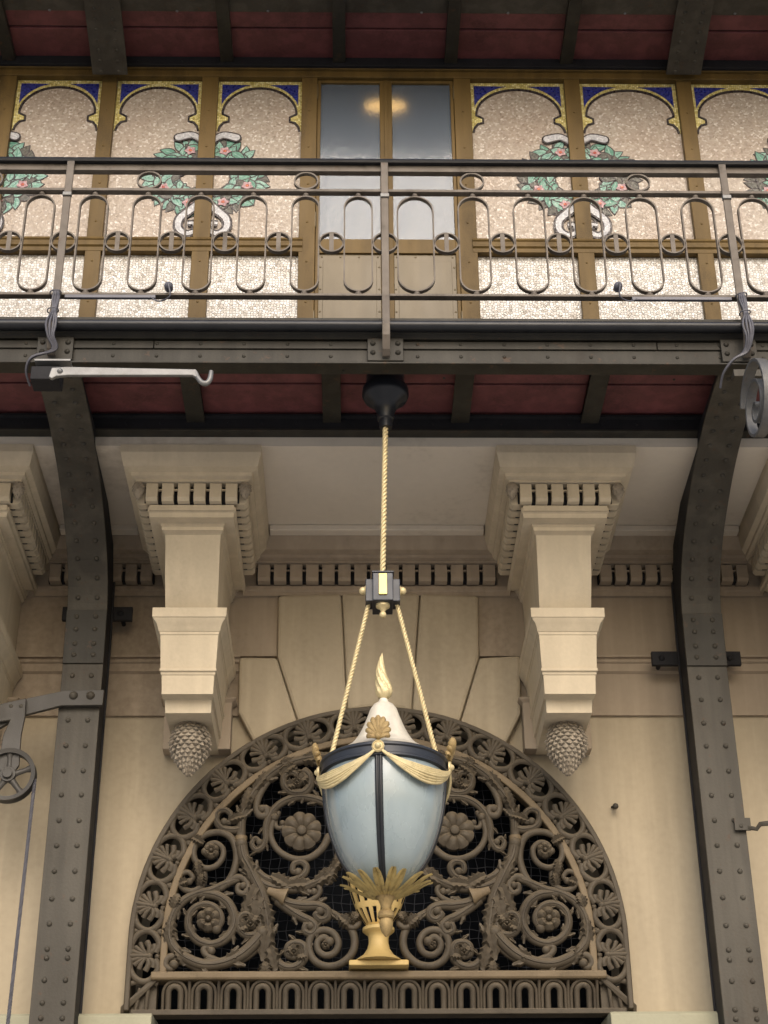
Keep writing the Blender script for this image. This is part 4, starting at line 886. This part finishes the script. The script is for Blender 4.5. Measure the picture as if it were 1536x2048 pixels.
for a, b in ((XL, xM(612)), (xM(930), XR)):
    mb = MB(); mb.prism_x(mr, a, b); mb.build('waist_rail', 'ochre', fr, bevel=.002)
# interior behind the door, with the glow of a lit lamp
rm = MB(); 
x0, x1 = xM(600), xM(945)
rm.box(x0, x1, 10.6, 10.65, zFl-.1, 10.4); rm.box(x0-.05, x0-.001, 8.36, 10.65, zFl-.1, 10.4); rm.box(x1+.001, x1+.05, 8.36, 10.65, zFl-.1, 10.4); rm.box(x0, x1, 8.36, 10.6, 10.3, 10.4); rm.box(x0, x1, 8.37, 10.6, zFl-.1, zFl-.02)
solo(rm.build('unlit_room', 'void', loc=(x0, 10.6, zFl)), 'dark room faintly seen through the balcony door glass', 'room')
lm = thing('interior_lamp', 'glowing warm ceiling lamp seen blurred through the door glass behind the middle stile', 'lamp', (X(770, 212, 8.9), 8.9, Z(212, 8.9)))
c = P(771, 213, 8.9); mb = MB(); mb.ball((c.x, c.y, c.z), .15, 20, 8, (1, .4, .05)); mb.build('lamp_bowl', 'bulb', lm, smooth=60)
MB().lathe([(0, 0), (.11, 0), (.11, .02), (.012, .03), (.012, .5), (0, .5)], (c.x, c.y, c.z+.014), 24).build('lamp_fitting', 'dark', lm, smooth=40)
# double door
dr = thing('double_door', 'narrow two-leaf balcony door with rippled glass above riveted metal panels', 'door', (X(771, 165, YM), YM, zFl))
xc_ = xM(771); MB().box(xc_-.012, xc_+.012, YM-.037, YM-.0305, zFl+.02, zTop-.01).build('meeting_strip', 'ochre', dr, bevel=.002)
MB().box(xc_-.0055, xc_+.0055, YM-.03, YM+.02, zFl+.02, zTop-.01).build('meeting_strip', 'ochre', dr)
for (a, b, s_) in ((634, 771, -1), (771, 907, 1)):
    x0, x1 = xM(a)+.006, xM(b)-.006; lf = MB(); fw_ = .022; stl = .034; y0, y1 = YM-.03, YM+.02
    gl0, gl1 = (x0+fw_, x1-stl) if s_ < 0 else (x0+stl, x1-fw_)
    lf.box(x0, gl0, y0, y1, zFl+.01, zTop-.006); lf.box(gl1, x1, y0, y1, zFl+.01, zTop-.006)
    lf.box(gl0, gl1, y0, y1, zTop-.03, zTop-.0065); lf.box(gl0, gl1, y0-.004, y1, zMidB, zMidT); lf.box(gl0, gl1, y0, y1, zFl+.011, zFl+.08)
    d_ = lf.build('door_leaf', 'ochre', dr, bevel=.003)
    MB().box(gl0+.0005, gl1-.0005, YM-.012, YM-.006, zMidT+.0005, zTop-.0305).build('glass_pane', 'doorglass', d_)
    mb = MB(); mb.box(gl0+.0005, gl1-.0005, YM-.020, YM-.004, zFl+.0805, zMidB-.0005); mb.box(gl0+.028, gl1-.028, YM-.026, YM-.019, zFl+.12, zMidB-.055)
    for k in range(6):
        z = zMidB-.10-k*.17
        for xx in (gl0+.012, gl1-.012): mb.dome((xx, YM-.020, z), .0075)
    for k in range(4): mb.dome((gl0+.02+(gl1-gl0-.04)*k/3, YM-.020, zMidB-.022), .0075)
    mb.build('kick_panel', 'doorpaint', d_, bevel=.002)
    mb = MB(); xs = x0-.004 if s_ < 0 else x1+.004
    for z in (zTop-.12, zMidT+.15, zFl+.7): mb.tube([(xs, y0-.006, z-.05), (xs, y0-.006, z+.05)], .009, 8); mb.ball((xs, y0-.006, z+.055), .009); mb.ball((xs, y0-.006, z-.055), .009)
    mb.build('hinge', 'doorpaint', d_, smooth=50)
# mosaic panels
def clipx(poly, x0, x1):
    for lim, sgn in ((x0, 1), (x1, -1)):
        out = []
        for i in range(len(poly)):
            a, b = poly[i-1], poly[i]; ia, ib = (a[0]-lim)*sgn >= 0, (b[0]-lim)*sgn >= 0
            if ia != ib: t = (lim-a[0])/(b[0]-a[0]); out.append((lim, a[1]+(b[1]-a[1])*t))
            if ib: out.append(b)
        poly = out
        if len(poly) < 3: return []
    return poly
def leafpoly(cx_, cz_, an, L, w_, n=7):
    up_ = [(L*(i/n-.5), w_*sin(pi*(i/n)**.8)*.5) for i in range(n+1)]; lo_ = [(x, -y) for x, y in up_[::-1]][1:-1]
    return [(cx_+cos(an)*x-sin(an)*y, cz_+sin(an)*x+cos(an)*y) for x, y in up_+lo_]
def stroke(pts, w0, w1, k=8):
    cp = catmull(pts, k); m = len(cp); L_, R_ = [], []
    for i in range(m):
        a, b = cp[max(i-1, 0)], cp[min(i+1, m-1)]; dx, dz = b[0]-a[0], b[1]-a[1]; l = hypot(dx, dz) or 1; t = i/(m-1); w_ = (w0+(w1-w0)*t)/2
        L_.append((cp[i][0]-dz/l*w_, cp[i][1]+dx/l*w_)); R_.append((cp[i][0]+dz/l*w_, cp[i][1]-dx/l*w_))
    return [(L_[i], L_[i+1], R_[i+1], R_[i]) for i in range(m-1)]
def inlay(mb, polys, x0, x1, y, th=.0028):
    for p in polys:
        h = 0
        if isinstance(p, dict): h = p['h']; p = p['p']
        p = clipx(list(p), x0, x1)
        if len(p) >= 3: mb.poly(p, y-th-h, y+.001)
random.seed(11)
def wreath(cxw, czw):
    """lists of polygons of one whole wreath (drawn across two panels)"""
    g = {k: [] for k in ('out', 'g1', 'g2', 'g3', 'pink', 'red', 'ribo', 'rib', 'gry', 'curlo', 'curl')}
    a_, b_ = .265, .215                                      # centre line of the ring of leaves
    NL = 38; todo = []
    for k in range(NL):
        t = 2*pi*k/NL+random.uniform(-.06, .06)
        for q, rad_ in enumerate((1.36, 1.12, .90, .70)):
            x, z = cxw+a_*rad_*cos(t), czw+b_*rad_*sin(t); an = t+random.uniform(-.9, .9)+(0 if q == 0 else pi/2*random.choice((-1, 1, .4)))
            L = (.105, .115, .105, .085)[q]*random.uniform(.8, 1.15)
            lo_ = sin(t) < -.1 and cos(t) > -.2
            key = 'g3' if random.random() < (.42 if q == 0 or (lo_ and q == 1) else .18) else ('g1' if random.random() < .68 else 'g2')
            todo.append((q+random.random()*1.2, x, z, an, L, key))
    todo.sort()
    for i, (_, x, z, an, L, key) in enumerate(todo):
        w_ = L*.5; h = i*.00006
        g['out'].append({'p': leafpoly(x, z, an, L+.018, w_+.018), 'h': h}); g[key].append({'p': leafpoly(x, z, an, L, w_), 'h': h})
        if key != 'g3': g['g2' if key == 'g1' else 'g1'].append({'p': leafpoly(x, z, an, L*.85, w_*.14), 'h': h+.00001})
    for t in (.35, 1.15, 1.95, 2.75, 3.55, 4.35, 5.15, 5.95):
        x, z = cxw+a_*1.08*cos(t), czw+b_*1.08*sin(t)
        for k in range(5): an = 2*pi*k/5+t; g['pink'].append({'h': k*.0002, 'p': leafpoly(x+.020*cos(an), z+.018*sin(an), an, .040, .032)})
        g['red'].append([(x+.012*cos(2*pi*k/8), z+.011*sin(2*pi*k/8)) for k in range(8)])
    for s_ in (-1, 1):
        tail = [(cxw+s_*.0, czw+.235), (cxw+s_*.045, czw+.305), (cxw+s_*.105, czw+.345), (cxw+s_*.185, czw+.325)]
        g['ribo'] += stroke(tail, .05, .074); g['rib'] += stroke(tail, .028, .052); g['ribo'].append({'h': .0005, 'p': [(tail[-1][0]+.037*cos(2*pi*k/12), tail[-1][1]+.037*sin(2*pi*k/12)) for k in range(12)]}); g['rib'].append({'h': .0005, 'p': [(tail[-1][0]+.026*cos(2*pi*k/12), tail[-1][1]+.026*sin(2*pi*k/12)) for k in range(12)]})
        g['gry'] += stroke([(x+s_*.004, z-.014) for x, z in tail[:3]], .010, .008)
        curl = [(cxw+s_*.03, czw-.225), (cxw+s_*.09, czw-.285), (cxw+s_*.145, czw-.345), (cxw+s_*.150, czw-.42), (cxw+s_*.10, czw-.465), (cxw+s_*.045, czw-.44), (cxw+s_*.055, czw-.385), (cxw+s_*.095, czw-.385)]
        g['curlo'] += stroke(curl, .074, .05); g['curl'] += stroke(curl, .048, .018)
    return g
zW = zM(357); wcx = [xM(-10), xM(422), xM(1141), xM(1580)]
ws = [wreath(x, zW) for x in wcx]
MATS = {'out': ('black_m', .0030, 'wreath_outline'), 'g3': ('green3', .00304, 'dark_leaves'), 'g2': ('green2', .00304, 'mid_leaves'), 'g1': ('green1', .00304, 'pale_leaves'), 'pink': ('pink_m', .0135, 'flower_petals'), 'red': ('red_m', .0160, 'flower_centres'),
        'ribo': ('black_m', .0140, 'ribbon_outline'), 'rib': ('ribbon_m', .0155, 'ribbon'), 'gry': ('grey_m', .0175, 'ribbon_shade'), 'curlo': ('black_m', .0141, 'curl_outline'), 'curl': ('ribbon_m', .0156, 'ribbon_curl')}
labs = ['arched mosaic panel at the far left edge, almost out of the photo', 'arched mosaic panel with a half wreath at its left, leftmost full panel',
        'arched mosaic panel with half wreath at its right, left of the door', 'arched mosaic panel directly left of the door, half wreath at its left',
        'arched mosaic panel directly right of the door, half wreath at its right', 'second arched mosaic panel right of the door, half wreath at its left', 'arched mosaic panel cut by the right edge of the photo']
for i, (pa0, pa1) in enumerate(panels):
    x0, x1 = xM(pa0)+.003, xM(pa1)-.003; xm = (x0+x1)/2; hwp = (x1-x0)/2
    t = thing('wreath_mosaic', labs[i], 'mosaic panel', (xm, YM, zMidT), 'arched wreath mosaics of the upper wall')
    MB().box(x0, x1, YM, YM+.03, zMidT, zTop).build('mosaic_ground', 'tan_m', t)
    gf = .026; A = hwp-.035; B = .225; zs = zTop-.028-.030-B            # opening: half width, rise, springing height
    arc_ = [(xm-A*cos(pi*k/28), zs+B*sin(pi*k/28)) for k in range(29)]
    zn = zs-.055; zn2 = zn-.095
    left = [(x0+.012, zn2), (x0+.022, zn2+.04), (x0+.045, zn-.022), (x0+.078, zn-.012), (x0+.078, zn+.025), (x0+.034, zs-.004)]
    curve = left + arc_ + [(2*xm-x, z) for x, z in left[::-1]]
    mb = MB()
    def outp(k, p):
        if k < 6: return (x0, max(p[1], zn2))
        if k >= len(curve)-6: return (x1, max(p[1], zn2))
        a = pi*(k-6)/28; dx, dz = -cos(a), sin(a)
        sx = ((hwp-0)/abs(dx)) if abs(dx) > 1e-6 else 1e9; sz = ((zTop-zs)/dz) if dz > 1e-6 else 1e9; s_ = min(sx, sz); return (xm+dx*s_, zs+dz*s_)
    ou = [outp(k, p) for k, p in enumerate(curve)]
    for k in range(len(curve)-1):
        q = [curve[k], curve[k+1], ou[k+1], ou[k]]; mb.poly(q, YM-.004, YM+.001)
        if abs(ou[k][0]-x0) < 1e-6 and abs(ou[k+1][1]-zTop) < 1e-6 and abs(ou[k+1][0]-x0) > 1e-6: mb.poly([ou[k], ou[k+1], (x0, zTop)], YM-.004, YM+.001)
        if abs(ou[k+1][0]-x1) < 1e-6 and abs(ou[k][1]-zTop) < 1e-6 and abs(ou[k][0]-x1) > 1e-6: mb.poly([ou[k], ou[k+1], (x1, zTop)], YM-.004, YM+.001)
    mb.build('gold_border', 'gold_m', t)
    mb = MB(); mb.flat(curve, .015, (YM-.0075, YM+.001)); mb.build('arch_outline', 'black_m', t)
    for s_ in (-1, 1):
        oA, oB = A+.034*0+.020, B+.034; pts = [(x0+gf, zTop-.028)]
        arc2 = [(xm-(oA)*cos(a), zs+oB*sin(a)) for a in [radians(88-k*4) for k in range(20)]]
        arc2 = [(x, z) for x, z in arc2 if x > x0+gf and z < zTop-.028]
        pts += arc2+[(x0+gf, arc2[-1][1]-.015)]
        if s_ > 0: pts = [(2*xm-x, z) for x, z in pts]
        MB().poly(pts, YM-.0065, YM+.001).build('blue_spandrel', 'blue_m', t)
    for g_ in ws:
        for key, (mt, d_, nm) in MATS.items():
            step = {'pink': 5, 'red': 1}.get(key, 10**6)
            for k0 in range(0, len(g_[key]), step):
                mb = MB(); inlay(mb, g_[key][k0:k0+step], x0, x1, YM-d_+.0028)
                if mb.v: mb.build(nm.rstrip('s') if key == 'red' else nm, mt, t)
lab2 = ['far left edge', 'below the leftmost full arched panel', 'below the second full arched panel', 'just left of the door', 'just right of the door', 'below the second arched panel right of the door', 'right edge of the photo']
for i, (pa0, pa1) in enumerate(panels):
    x0, x1 = xM(pa0)+.003, xM(pa1)-.003
    o = MB().box(x0, x1, YM, YM+.03, zFl, zMidB-.001).build('white_mosaic', 'white_m', loc=((x0+x1)/2, YM, zFl))
    solo(o, 'plain white mosaic panel, '+lab2[i], 'mosaic panel', 'plain white mosaics of the upper wall')
solo(MB().box(XL, xM(600), 8.36, 8.45, 6.7, 10.2).build('upper_backing', 'frieze', loc=(-2.7, 8.36, 6.7)), 'backing of the upper wall hidden behind the mosaics on the left', 'wall')
solo(MB().box(xM(945), XR, 8.36, 8.45, 6.7, 10.2).build('upper_backing', 'frieze', loc=(3.5, 8.36, 6.7)), 'backing of the upper wall hidden behind the mosaics on the right', 'wall')

# ================================================================ CANOPY ABOVE
ca = thing('upper_canopy', 'iron canopy with dark red ceiling panels across the top of the photo', 'canopy', (.16, 8.2, 9.7))
ZQ = Z(126, 8.22)+.03
yq0 = PZ(768, 26, ZQ).y
jq = [-440, -210, 8, 450, 678, 905, 1140, 1620, 1850]
jbig = [PZ(218, 80, ZQ-.05).x, PZ(1378, 80, ZQ-.05).x]; jx = sorted([PZ(p, 80, ZQ-.05).x for p in jq]+jbig)
for i in range(len(jx)-1):
    a, b = max(XL, jx[i]+.03), min(XR, jx[i+1]-.03); ym = PZ(768, 58, ZQ).y
    mb = MB(); mb.box(a, b, yq0-.45, ym-.008, ZQ, ZQ+.03); mb.box(a, b, ym+.008, 8.26, ZQ-.004, ZQ+.03); mb.build('ceiling_panel', 'red', ca, bevel=.004)
    MB().box(a, b, ym-.014, ym+.014, ZQ+.014, ZQ+.04).build('panel_joint', 'dark', ca)
for x in [q for q in jx if q not in jbig]: MB().box(x-.042, x+.042, yq0-.3, 8.235, ZQ-.05, ZQ+.01).build('joist', 'iron', ca, bevel=.003)
MB().box(XL, XR, 8.20, 8.262, ZQ-.075, ZQ+.02).build('rear_beam', 'dark', ca, bevel=.004)
mb = MB()
for k in range(40): mb.dome((XL+k*.29, 8.20, ZQ-.05), .009)
mb.build('rear_rivets', 'dark', ca)
zf = Z(26, 7.80)
MB().box(XL, XR, 7.42, 7.80, zf, zf+.02).build('front_flange', 'iron_grey', ca, bevel=.003)  # lighter paint stands in for sky light on the beam's underside
MB().box(XL, XR, 7.60, 7.62, zf+.02, zf+.35).build('front_web', 'iron', ca)
mb = MB()
for px0, py0 in ((99, 22), (354, 24), (536, 24), (670, 26), (843, 27), (1016, 28), (1250, 29), (1470, 29)): q = PZ(px0, py0-2, zf); mb.dome((q.x, q.y, q.z), .010, (0, 0, -1), .8)
mb.build('front_rivets', 'greymetal', ca)
MB().box(XL, XR, 7.30, 8.6, zf+.35, zf+.42).build('roof_plate', 'iron', ca)
for (pa_, pb_) in (((165, 238), (192, 257)), ((1352, 1427), (1328, 1400))):
    za, zb_ = Z(149, 8.19), zf-.02
    a0 = P(pa_[0], 0, 7.72); a1 = P(pa_[1], 0, 7.72)
    b0 = P(pb_[0], 149, 8.19); b1 = P(pb_[1], 149, 8.19)
    wdt = .115; xc = ((b0.x+b1.x)/2+(a0.x+a1.x)/2)/2
    pts = [(8.19, b0.z), (8.10, b0.z+.035), (7.9, (b0.z+zf)/2+.0), (7.72, zf-.03), (7.4, zf-.022)]
    pts = [(8.19, b0.z), (8.0, b0.z-.01), (7.8, b0.z-.005), (7.72, zf-.02)] if 0 else [(8.19, b0.z), (8.0, b0.z+(zf-.03-b0.z)*.45), (PZ(200, 4, zf-.03).y, zf-.03), (7.30, zf-.03)]
    mb = MB(); mb.beam([[(xc-wdt, y, z), (xc+wdt, y, z), (xc+wdt, y, z+.015), (xc-wdt, y, z+.015)] for y, z in pts]); 
    for k in range(8):
        t = (k+.3)/8; y = 8.19-(8.19-7.62)*t; z = next(p[1]+(q[1]-p[1])*(p[0]-y)/(p[0]-q[0]) for p, q in zip(pts, pts[1:]) if q[0] <= y <= p[0])
        for sx in (-1, 1): mb.dome((xc+sx*.058, y, z), .0135, (0, -.5, -1), .75)
    mb.build('bracket_flange', 'iron_grey', ca, smooth=40)
    mb = MB(); mb.prism_x([(y, z+.014) for y, z in pts]+[(7.45, ZQ+.3), (8.19, ZQ+.3)], xc-.01, xc+.01); mb.build('bracket_web', 'dark', ca)

# ================================================================ HANGING LANTERN
LD = 7.65; lx = X(768, 1520, LD)
zl = lambda y: Z(y, LD)
zrim = zl(1541)
la = thing('hanging_lantern', 'large urn-shaped lantern of pale blue glass with black ribs, gilt swags and flame finial', 'lantern', (lx, LD, zl(1860)))
pxm = X(769, 1520, LD)-X(768, 1520, LD)
# ceiling rose
lx0 = X(771, 800, LD)
MB().lathe([(0, .10), (.105, .10), (.105, .03), (.125, .02), (.128, -.02), (.118, -.045), (.07, -.075), (.05, -.13), (.044, -.175), (.036, -.18), (.034, -.23), (.0, -.23)], (lx0, LD, zl(850)+.21), 40).build('ceiling_rose', 'black', la, smooth=40)
mb = MB(); strand_rope(mb, (lx0, LD, zl(850)+.05), (lx, LD, zl(1162)), .0145, .075, 3, 7); mb.build('main_rope', 'goldpale', la, smooth=60)
# coupling block
zk1, zk0 = zl(1160), zl(1215)
ck = MB(); ck.box(lx-.052, lx+.052, LD-.085, LD+.085, zk0, zk1); ck.box(lx-.088, lx+.088, LD-.05, LD+.05, zk0+.012, zk1-.018)
kb = ck.build('coupling_block', 'bluish', la, bevel=.004)
MB().box(lx-.056, lx+.056, LD-.09, LD+.09, zk1, zk1+.008).build('block_cap', 'bluish', kb, bevel=.002)
MB().box(lx-.021, lx+.021, LD-.093, LD-.083, zk0+.03, zk1-.008).build('gilt_plate', 'gold', kb, bevel=.002)
for s_ in (-1, 1): mb = MB(); mb.ball((lx+s_*.100, LD-.01, (zk0+zk1)/2+.01), .021, 14, 10); mb.ball((lx+s_*.088, LD-.01, (zk0+zk1)/2+.01), .028, 14, 8, (.3, 1, 1)); mb.build('side_knob', 'goldpale', kb, smooth=60)
MB().lathe([(.0, 0), (.036, 0), (.036, -.012), (.018, -.024), (.010, -.04), (.016, -.048), (.018, -.058), (.012, -.07), (0, -.074)], (lx, LD-.03, zk0), 24).build('bottom_knob', 'goldpale', kb, smooth=50)
Rr = .300
for s_ in (-1, 1):
    mb = MB(); strand_rope(mb, (lx+s_*.072, LD, zk0+.02), (lx+s_*.262, LD-.02, zrim+.035), .0115, .062, 3, 6); mb.build('side_rope', 'goldpale', la, smooth=60)
# cap and flame
zcap = zrim+.05
capp = [(120, 1526), (104, 1517), (84, 1505), (72, 1497), (63, 1488), (54, 1476), (47, 1464), (41, 1452), (36, 1440), (31, 1428), (28, 1420), (21, 1411), (14, 1407), (10, 1403), (8, 1398), (10, 1394), (6, 1392), (0, 1392)]
z_ = lambda y: zl(y)
MB().lathe([(r*pxm*.98, z_(y)-zcap) for r, y in capp], (lx, LD, zcap), 48).build('bell_cap', 'white', la, smooth=50)
fl = [(0, 1399), (9, 1398), (14, 1394), (17.5, 1388), (18, 1382), (17.5, 1374), (15, 1362), (12, 1349), (9.5, 1338), (7, 1327), (4.5, 1318), (2.5, 1311), (.5, 1306)]
mb = MB(); n = 36; m = len(fl)*1; vs_ = []
flc = catmull([(float(a), float(b)) for a, b in fl], 3)
for j, (r, y) in enumerate(flc):
    t = (1399-y)/93; off = (-4*sin(pi*max(0, t-.2)/.8)*1+ -5*max(0, t-.75)*1.5)*pxm + (6*sin(2*pi*t)*.25)*pxm
    for k in range(n):
        a = 2*pi*k/n + t*2.2; q = r*pxm*.9*(1+.12*sin(9*a+3*t)*min(1, t*5)); b = 2*pi*k/n
        vs_.append((lx+off+q*sin(b), LD-q*cos(b), z_(y)))
mb.add(vs_, [(j*n+k, j*n+(k+1) % n, (j+1)*n+(k+1) % n, (j+1)*n+k) for j in range(len(flc)-1) for k in range(n)])
mb.build('flame_finial', 'goldpale', la, smooth=50)
# rim
rim = [(Rr-.03, .035), (Rr, .035), (Rr+.010, .028), (Rr+.010, .018), (Rr+.002, .012), (Rr+.002, -.018), (Rr+.008, -.023), (Rr+.008, -.033), (Rr-.006, -.038), (Rr-.025, -.038)]
MB().lathe(rim, (lx, LD, zrim), 72).build('rim_band', 'bluish', la, smooth=35)
MB().lathe([(.10, .055), (.22, .045), (Rr-.028, .034)], (lx, LD, zrim), 72).build('cap_skirt', 'white', la, smooth=50)
# glass body and ribs
gp = [(121, 1560), (121, 1580), (119, 1604), (115, 1630), (109, 1656), (101, 1682), (91, 1707), (78, 1731), (61, 1753), (42, 1772), (24, 1786)]
prof = [(r*pxm*.985, z_(y+0)-zrim) for r, y in gp]
prof = [(Rr-.010, -.036)] + [p for p in prof if p[1] < -.05]
pc = catmull([tuple(p) for p in prof], 3); ROTL = radians(-6)
for k in range(4):
    a0 = ROTL+pi/2*k
    mb = MB(); mb.lathe([(r, z) for r, z in pc], (lx, LD, zrim), 24, a0+.035, a0+pi/2-.035); mb.lathe([(r-.006, z) for r, z in pc], (lx, LD, zrim), 24, a0+.035, a0+pi/2-.035)
    mb.build('glass_pane', 'lampglass', la, smooth=60)
    mb = MB()
    for da in (-.032, .032):
        mb.tube([(lx+(r+.002)*sin(a0+da*min(1.0, .3+r*2.3)/max(.35, r/.3)), LD-(r+.002)*cos(a0+da/max(.35, r/.3)), zrim+z) for r, z in pc], .0095, 8)
    mb.tube([(lx+(r-.006)*sin(a0), LD-(r-.006)*cos(a0), zrim+z) for r, z in pc], .012, 8)
    mb.build('rib', 'black', la, smooth=50)
# palmettes, rosettes, swags
def shell(mb, base, tang, outw, H, Wd):
    """scalloped palmette: nine lobes; base point, tangent direction, outward lean"""
    up_ = Vector((0, 0, 1))*cos(outw[1]) + outw[0]*sin(outw[1]); nl = 9
    for k in range(nl):
        an = radians(-78+156*k/(nl-1)); L = H*(.62+.38*cos(an)); d = (up_*cos(an)+tang*sin(an)*Wd/H*1.0)
        d = d*1.0
        p = [base + d*L*t - outw[0]*(-.010*sin(pi*t)-.004) + up_*0 for t in (0, .25, .5, .75, .92, 1.0)]
        p = [base + d*(L*t) + outw[0]*(.014*sin(pi*min(1, t*1.1))) for t in (0, .25, .5, .75, .92, 1.02)]
        mb.tube(p, [.006, .009, .012, .0155, .0145, .006], 8, .7)
    mb.ball(base+outw[0]*.008+up_*.008, .018, 12, 8)
for k in range(4):
    a = ROTL+pi/2*k; ow_ = Vector((sin(a), -cos(a), 0)); tg = Vector((cos(a), sin(a), 0)); b = Vector((lx, LD, zrim+.045))+ow_*(Rr+.004)
    mb = MB(); lean = .32 if k % 2 else .05; shell(mb, b, tg, (ow_, lean), .112, .080); mb.build('palmette', 'oldgold', la, smooth=50)
    c = Vector((lx, LD, zrim+.002))+ow_*(Rr+.012); mb = MB(); dd = ow_
    u1 = tg; u2 = Vector((0, 0, 1)); n = 24; rp = [(.030, 0), (.030, .008), (.024, .014), (.021, .010), (.016, .012), (.014, .020), (.008, .026), (.001, .028)]
    mb.add([c+dd*h+(u1*cos(2*pi*j/n)+u2*sin(2*pi*j/n))*r for r, h in rp for j in range(n)], [(i*n+j, i*n+(j+1) % n, (i+1)*n+(j+1) % n, (i+1)*n+j) for i in range(len(rp)-1) for j in range(n)])
    mb.build('rosette', 'goldpale', la, smooth=40)
    mb = MB()
    for st_ in range(7):                                    # swag: a bundle of cloth folds
        off = (st_-3)/3; pts = []
        for i in range(25):
            t = i/24; an = a+pi/2*t; sag = .118*sin(pi*t)**.8*(1+.16*off*sin(pi*t)); rr_ = Rr+.018+.012*sin(pi*t)*(1-abs(off)); z = zrim+.002-sag-off*.017*sin(pi*t)
            pts.append((lx+rr_*sin(an), LD-rr_*cos(an), z))
        mb.tube(pts, [.0040+.0036*sin(pi*i/24)+.0008*sin(i*1.7+st_) for i in range(25)], 7)
    mb.build('swag', 'goldpale', la, smooth=60)
# crown of leaves at the foot, cup and acorn
zc = zl(1792)
mb0 = MB()
for k in range(18):
    a = 2*pi*k/18+.12+random.uniform(-.06, .06); rad_ = Vector((sin(a), -cos(a), 0)); tg = Vector((cos(a), sin(a), 0)); mb = MB(); rows = []
    Lk = random.uniform(.90, 1.07); zj = random.uniform(-.012, .012)
    for i in range(9):
        t = i/8; r = .045+.178*t**.85*Lk; z = zc-.004+(.092+zj)*(t**1.2)*Lk - .06*max(0, t-.8); w_ = .0225*sin(pi*min(1, .12+t*.80))**.6
        c = Vector((lx, LD, z))+rad_*r; nn_ = (rad_*.55-Vector((0, 0, .8))).normalized()
        rows.append([c-tg*w_, c-tg*w_*.45+nn_*.005, c-nn_*.002, c+tg*w_*.45+nn_*.005, c+tg*w_])
    back = [[p-nn_*.004 for p in r_] for r_ in rows]; vs_ = [p for r_ in rows for p in r_]; m = 5
    mb.add(vs_, [(i*m+j, i*m+j+1, (i+1)*m+j+1, (i+1)*m+j) for i in range(8) for j in range(4)])
    mb.build('crown_leaf', 'leafgold', la, smooth=60)
cup = [(.0, .03), (.055, .02), (.058, .008), (.054, -.004), (.044, -.012), (.034, -.03), (.024, -.055), (.021, -.068), (.030, -.076), (.038, -.088), (.040, -.104), (.034, -.112), (.0, -.112)]
MB().lathe(cup, (lx+.004, LD, zc+.006), 32).build('cup', 'oldgold', la, smooth=40)
MB().lathe([(.0, 0), (.026, 0), (.032, -.018), (.030, -.04), (.022, -.064), (.010, -.080), (.004, -.086), (0, -.087)], (lx+.004, LD, zc-.104), 28).build('acorn', 'oldgold', la, smooth=60)
